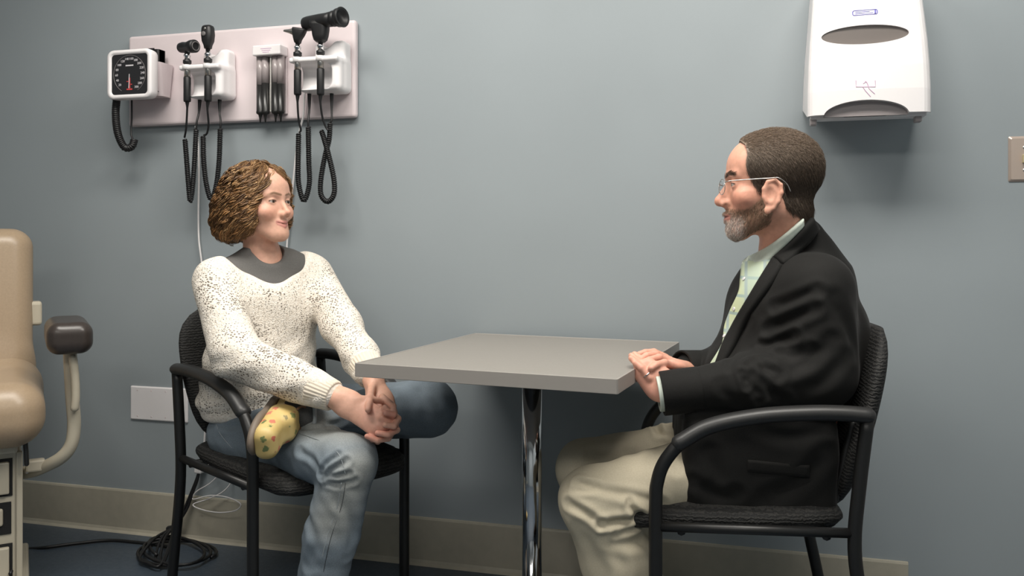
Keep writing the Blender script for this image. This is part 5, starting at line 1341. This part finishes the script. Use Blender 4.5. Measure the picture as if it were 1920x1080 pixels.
# pedestal with drawers, controls and a kick base
mob('pedestal', ebox((-.032, .16, .235), (.42, .40, .40), .006), M['cream'], t)
mob('top_plate', ebox((-.032, .18, .448), (.40, .44, .03), .006), M['cream'], t)
mob('base_plate', ebox((-.032, .18, .018), (.46, .50, .036), .008), M['cream'], t)
for z, h in ((.10, .13), (.36, .09)):
    d_ = mob('drawer_front', ebox((-.032, .368, z), (.36, .018, h), .004), M['cream'], t)
    mob('drawer_gap', ebox((-.032, .361, z), (.376, .006, h+.016), .001), M['darkhole'], d_)
rc2 = mob('control_recess', ebox((-.032, .361, .245), (.37, .006, .09), .001), M['darkhole'], t)
mob('control_button', ebox((-.162, .366, .25), (.07, .012, .05), .006), M['cream'], t)
mob('corner_trim', ebox((-.237, .362, .24), (.016, .016, .38), .003), M['cream'], t)
# near armrest: pad on a bent flat post
pc = J(131, 634, 2.44)
pad = [U(rb(pc-EF*.12, (.060, .15, .046), .034, RE))]
V, F = net(pad, .004); mob('arm_pad', (V, F), M['brownpad'], t, True)
post = spline([J(131, 655, 2.50), J(133, 700, 2.50), J(136, 750, 2.50), J(139, 795, 2.50), J(134, 832, 2.50), J(117, 856, 2.50), J(90, 872, 2.51), J(58, 884, 2.53), J(20, 888, 2.55)], 8)
mob('arm_post', tube(post, .0185, 14), M['cream'], t, True)
mob('arm_brace', round_tube(spline([J(137, 672, 2.47), J(141, 710, 2.47), J(142, 745, 2.47), J(140, 765, 2.47)], 6), .0115, 10), M['cream'], t, True)
mob('pivot_bracket', rbox(J(66, 872, 2.50), (.05, .03, .035), .006, 2, RE), M['cream'], t)
mob('pivot_bolt', lathe([(.006, 0), (.006, .006), (.004, .008)], J(50, 884, 2.49), 12, axis_R(EF)), M['steel'], t, True)
mob('release_lever', round_tube([J(47, 824, 2.40), J(49, 847, 2.40), J(50, 870, 2.40)], .0065, 8), M['blackplastic'], t, True)
# ------------------------------------------------------------------ cords on the floor and low on the wall
fz = lambda px, py, z=.006: ZP(px, py, z)
run = [q_((-.215, .40, .10)), fz(40, 1034), fz(90, 1026), fz(150, 1018), fz(205, 1013), fz(250, 1016), fz(290, 1021), fz(330, 1028)]
mob('floor_cable', tube(spline(run, 8), .0052, 8), M['blackrubber'], smooth=True, label='black cable trailing along the floor from the exam chair', cat='cable')
lc = fz(328, 1040); loops = []
coil = [lc+np.array([.135*(1+.03*math.sin(3*a))*math.cos(a+.3*(a/6.283)), .105*math.sin(a), .004+.0035*a/6.283*1.6]) for a in np.linspace(0, 6.2832*2.6, 70)]
t = thing('coiled_cable', lc*[1, 1, 0], 'loosely coiled black power cable on the floor behind the chair leg', 'cable')
mob('floor_loop', tube(np.array(coil), .0050, 8), M['blackrubber'], t, True)
tie = WP(326, 989, .045)
for (ax_, ay_), (bx_, by_) in (((262, 1046), (300, 1060)), ((292, 1040), (306, 1056)), ((300, 1048), (318, 1054))):
    mob('loop', tube(spline([tie, (tie+fz(ax_, ay_))/2+np.array([-.01, 0, .012]), fz(ax_, ay_, .018), fz((ax_+bx_)/2-4, (ay_+by_)/2+3, .016), fz(bx_, by_, .018), (tie+fz(bx_, by_))/2+np.array([.01, 0, .01]), tie], 7), .0045, 8), M['blackrubber'], t, True)
mob('tie', round_tube([tie+[-.02, 0, -.006], tie+[.02, -.004, .004]], .010, 10), M['blackrubber'], t, True)
for dx in (0, 5):
    mob('lead', tube(spline([tie+[.004, 0, 0], WP(345+dx, 955, .035), WP(358+dx*.6, 925, .03), WP(368+dx*.4, 900, .028), WP(373, 884, .026)], 6), .0048, 8), M['blackrubber'], t, True)
t = thing('white_plug', WP(374, 880, .0), 'small white plug on the wall behind the woman\'s chair', 'plug')
mob('plug_body', rbox(WP(376, 879, .02), (.028, .036, .026), .005), M['whitecord'], t)
mob('prong_cap', rbox(WP(380, 868, .012), (.020, .020, .030), .004), M['whitecord'], t)
wl = [WP(380, 866, .02), WP(410, 884, .03), WP(395, 905, .03), WP(368, 922, .03), WP(362, 936, .03), WP(395, 929, .04), WP(428, 933, .05), WP(451, 945, .055), WP(442, 957, .055), WP(412, 961, .055), WP(380, 956, .05), WP(362, 946, .04), WP(392, 935, .03), WP(418, 922, .025), WP(433, 904, .02), WP(434, 880, .015), WP(455, 830, .012), WP(500, 800, .012)]
mob('thin_cord', tube(spline(wl, 8), .0021, 6), M['whitecord'], smooth=True, label='thin white cord looped low on the wall under the woman\'s chair', cat='cord')
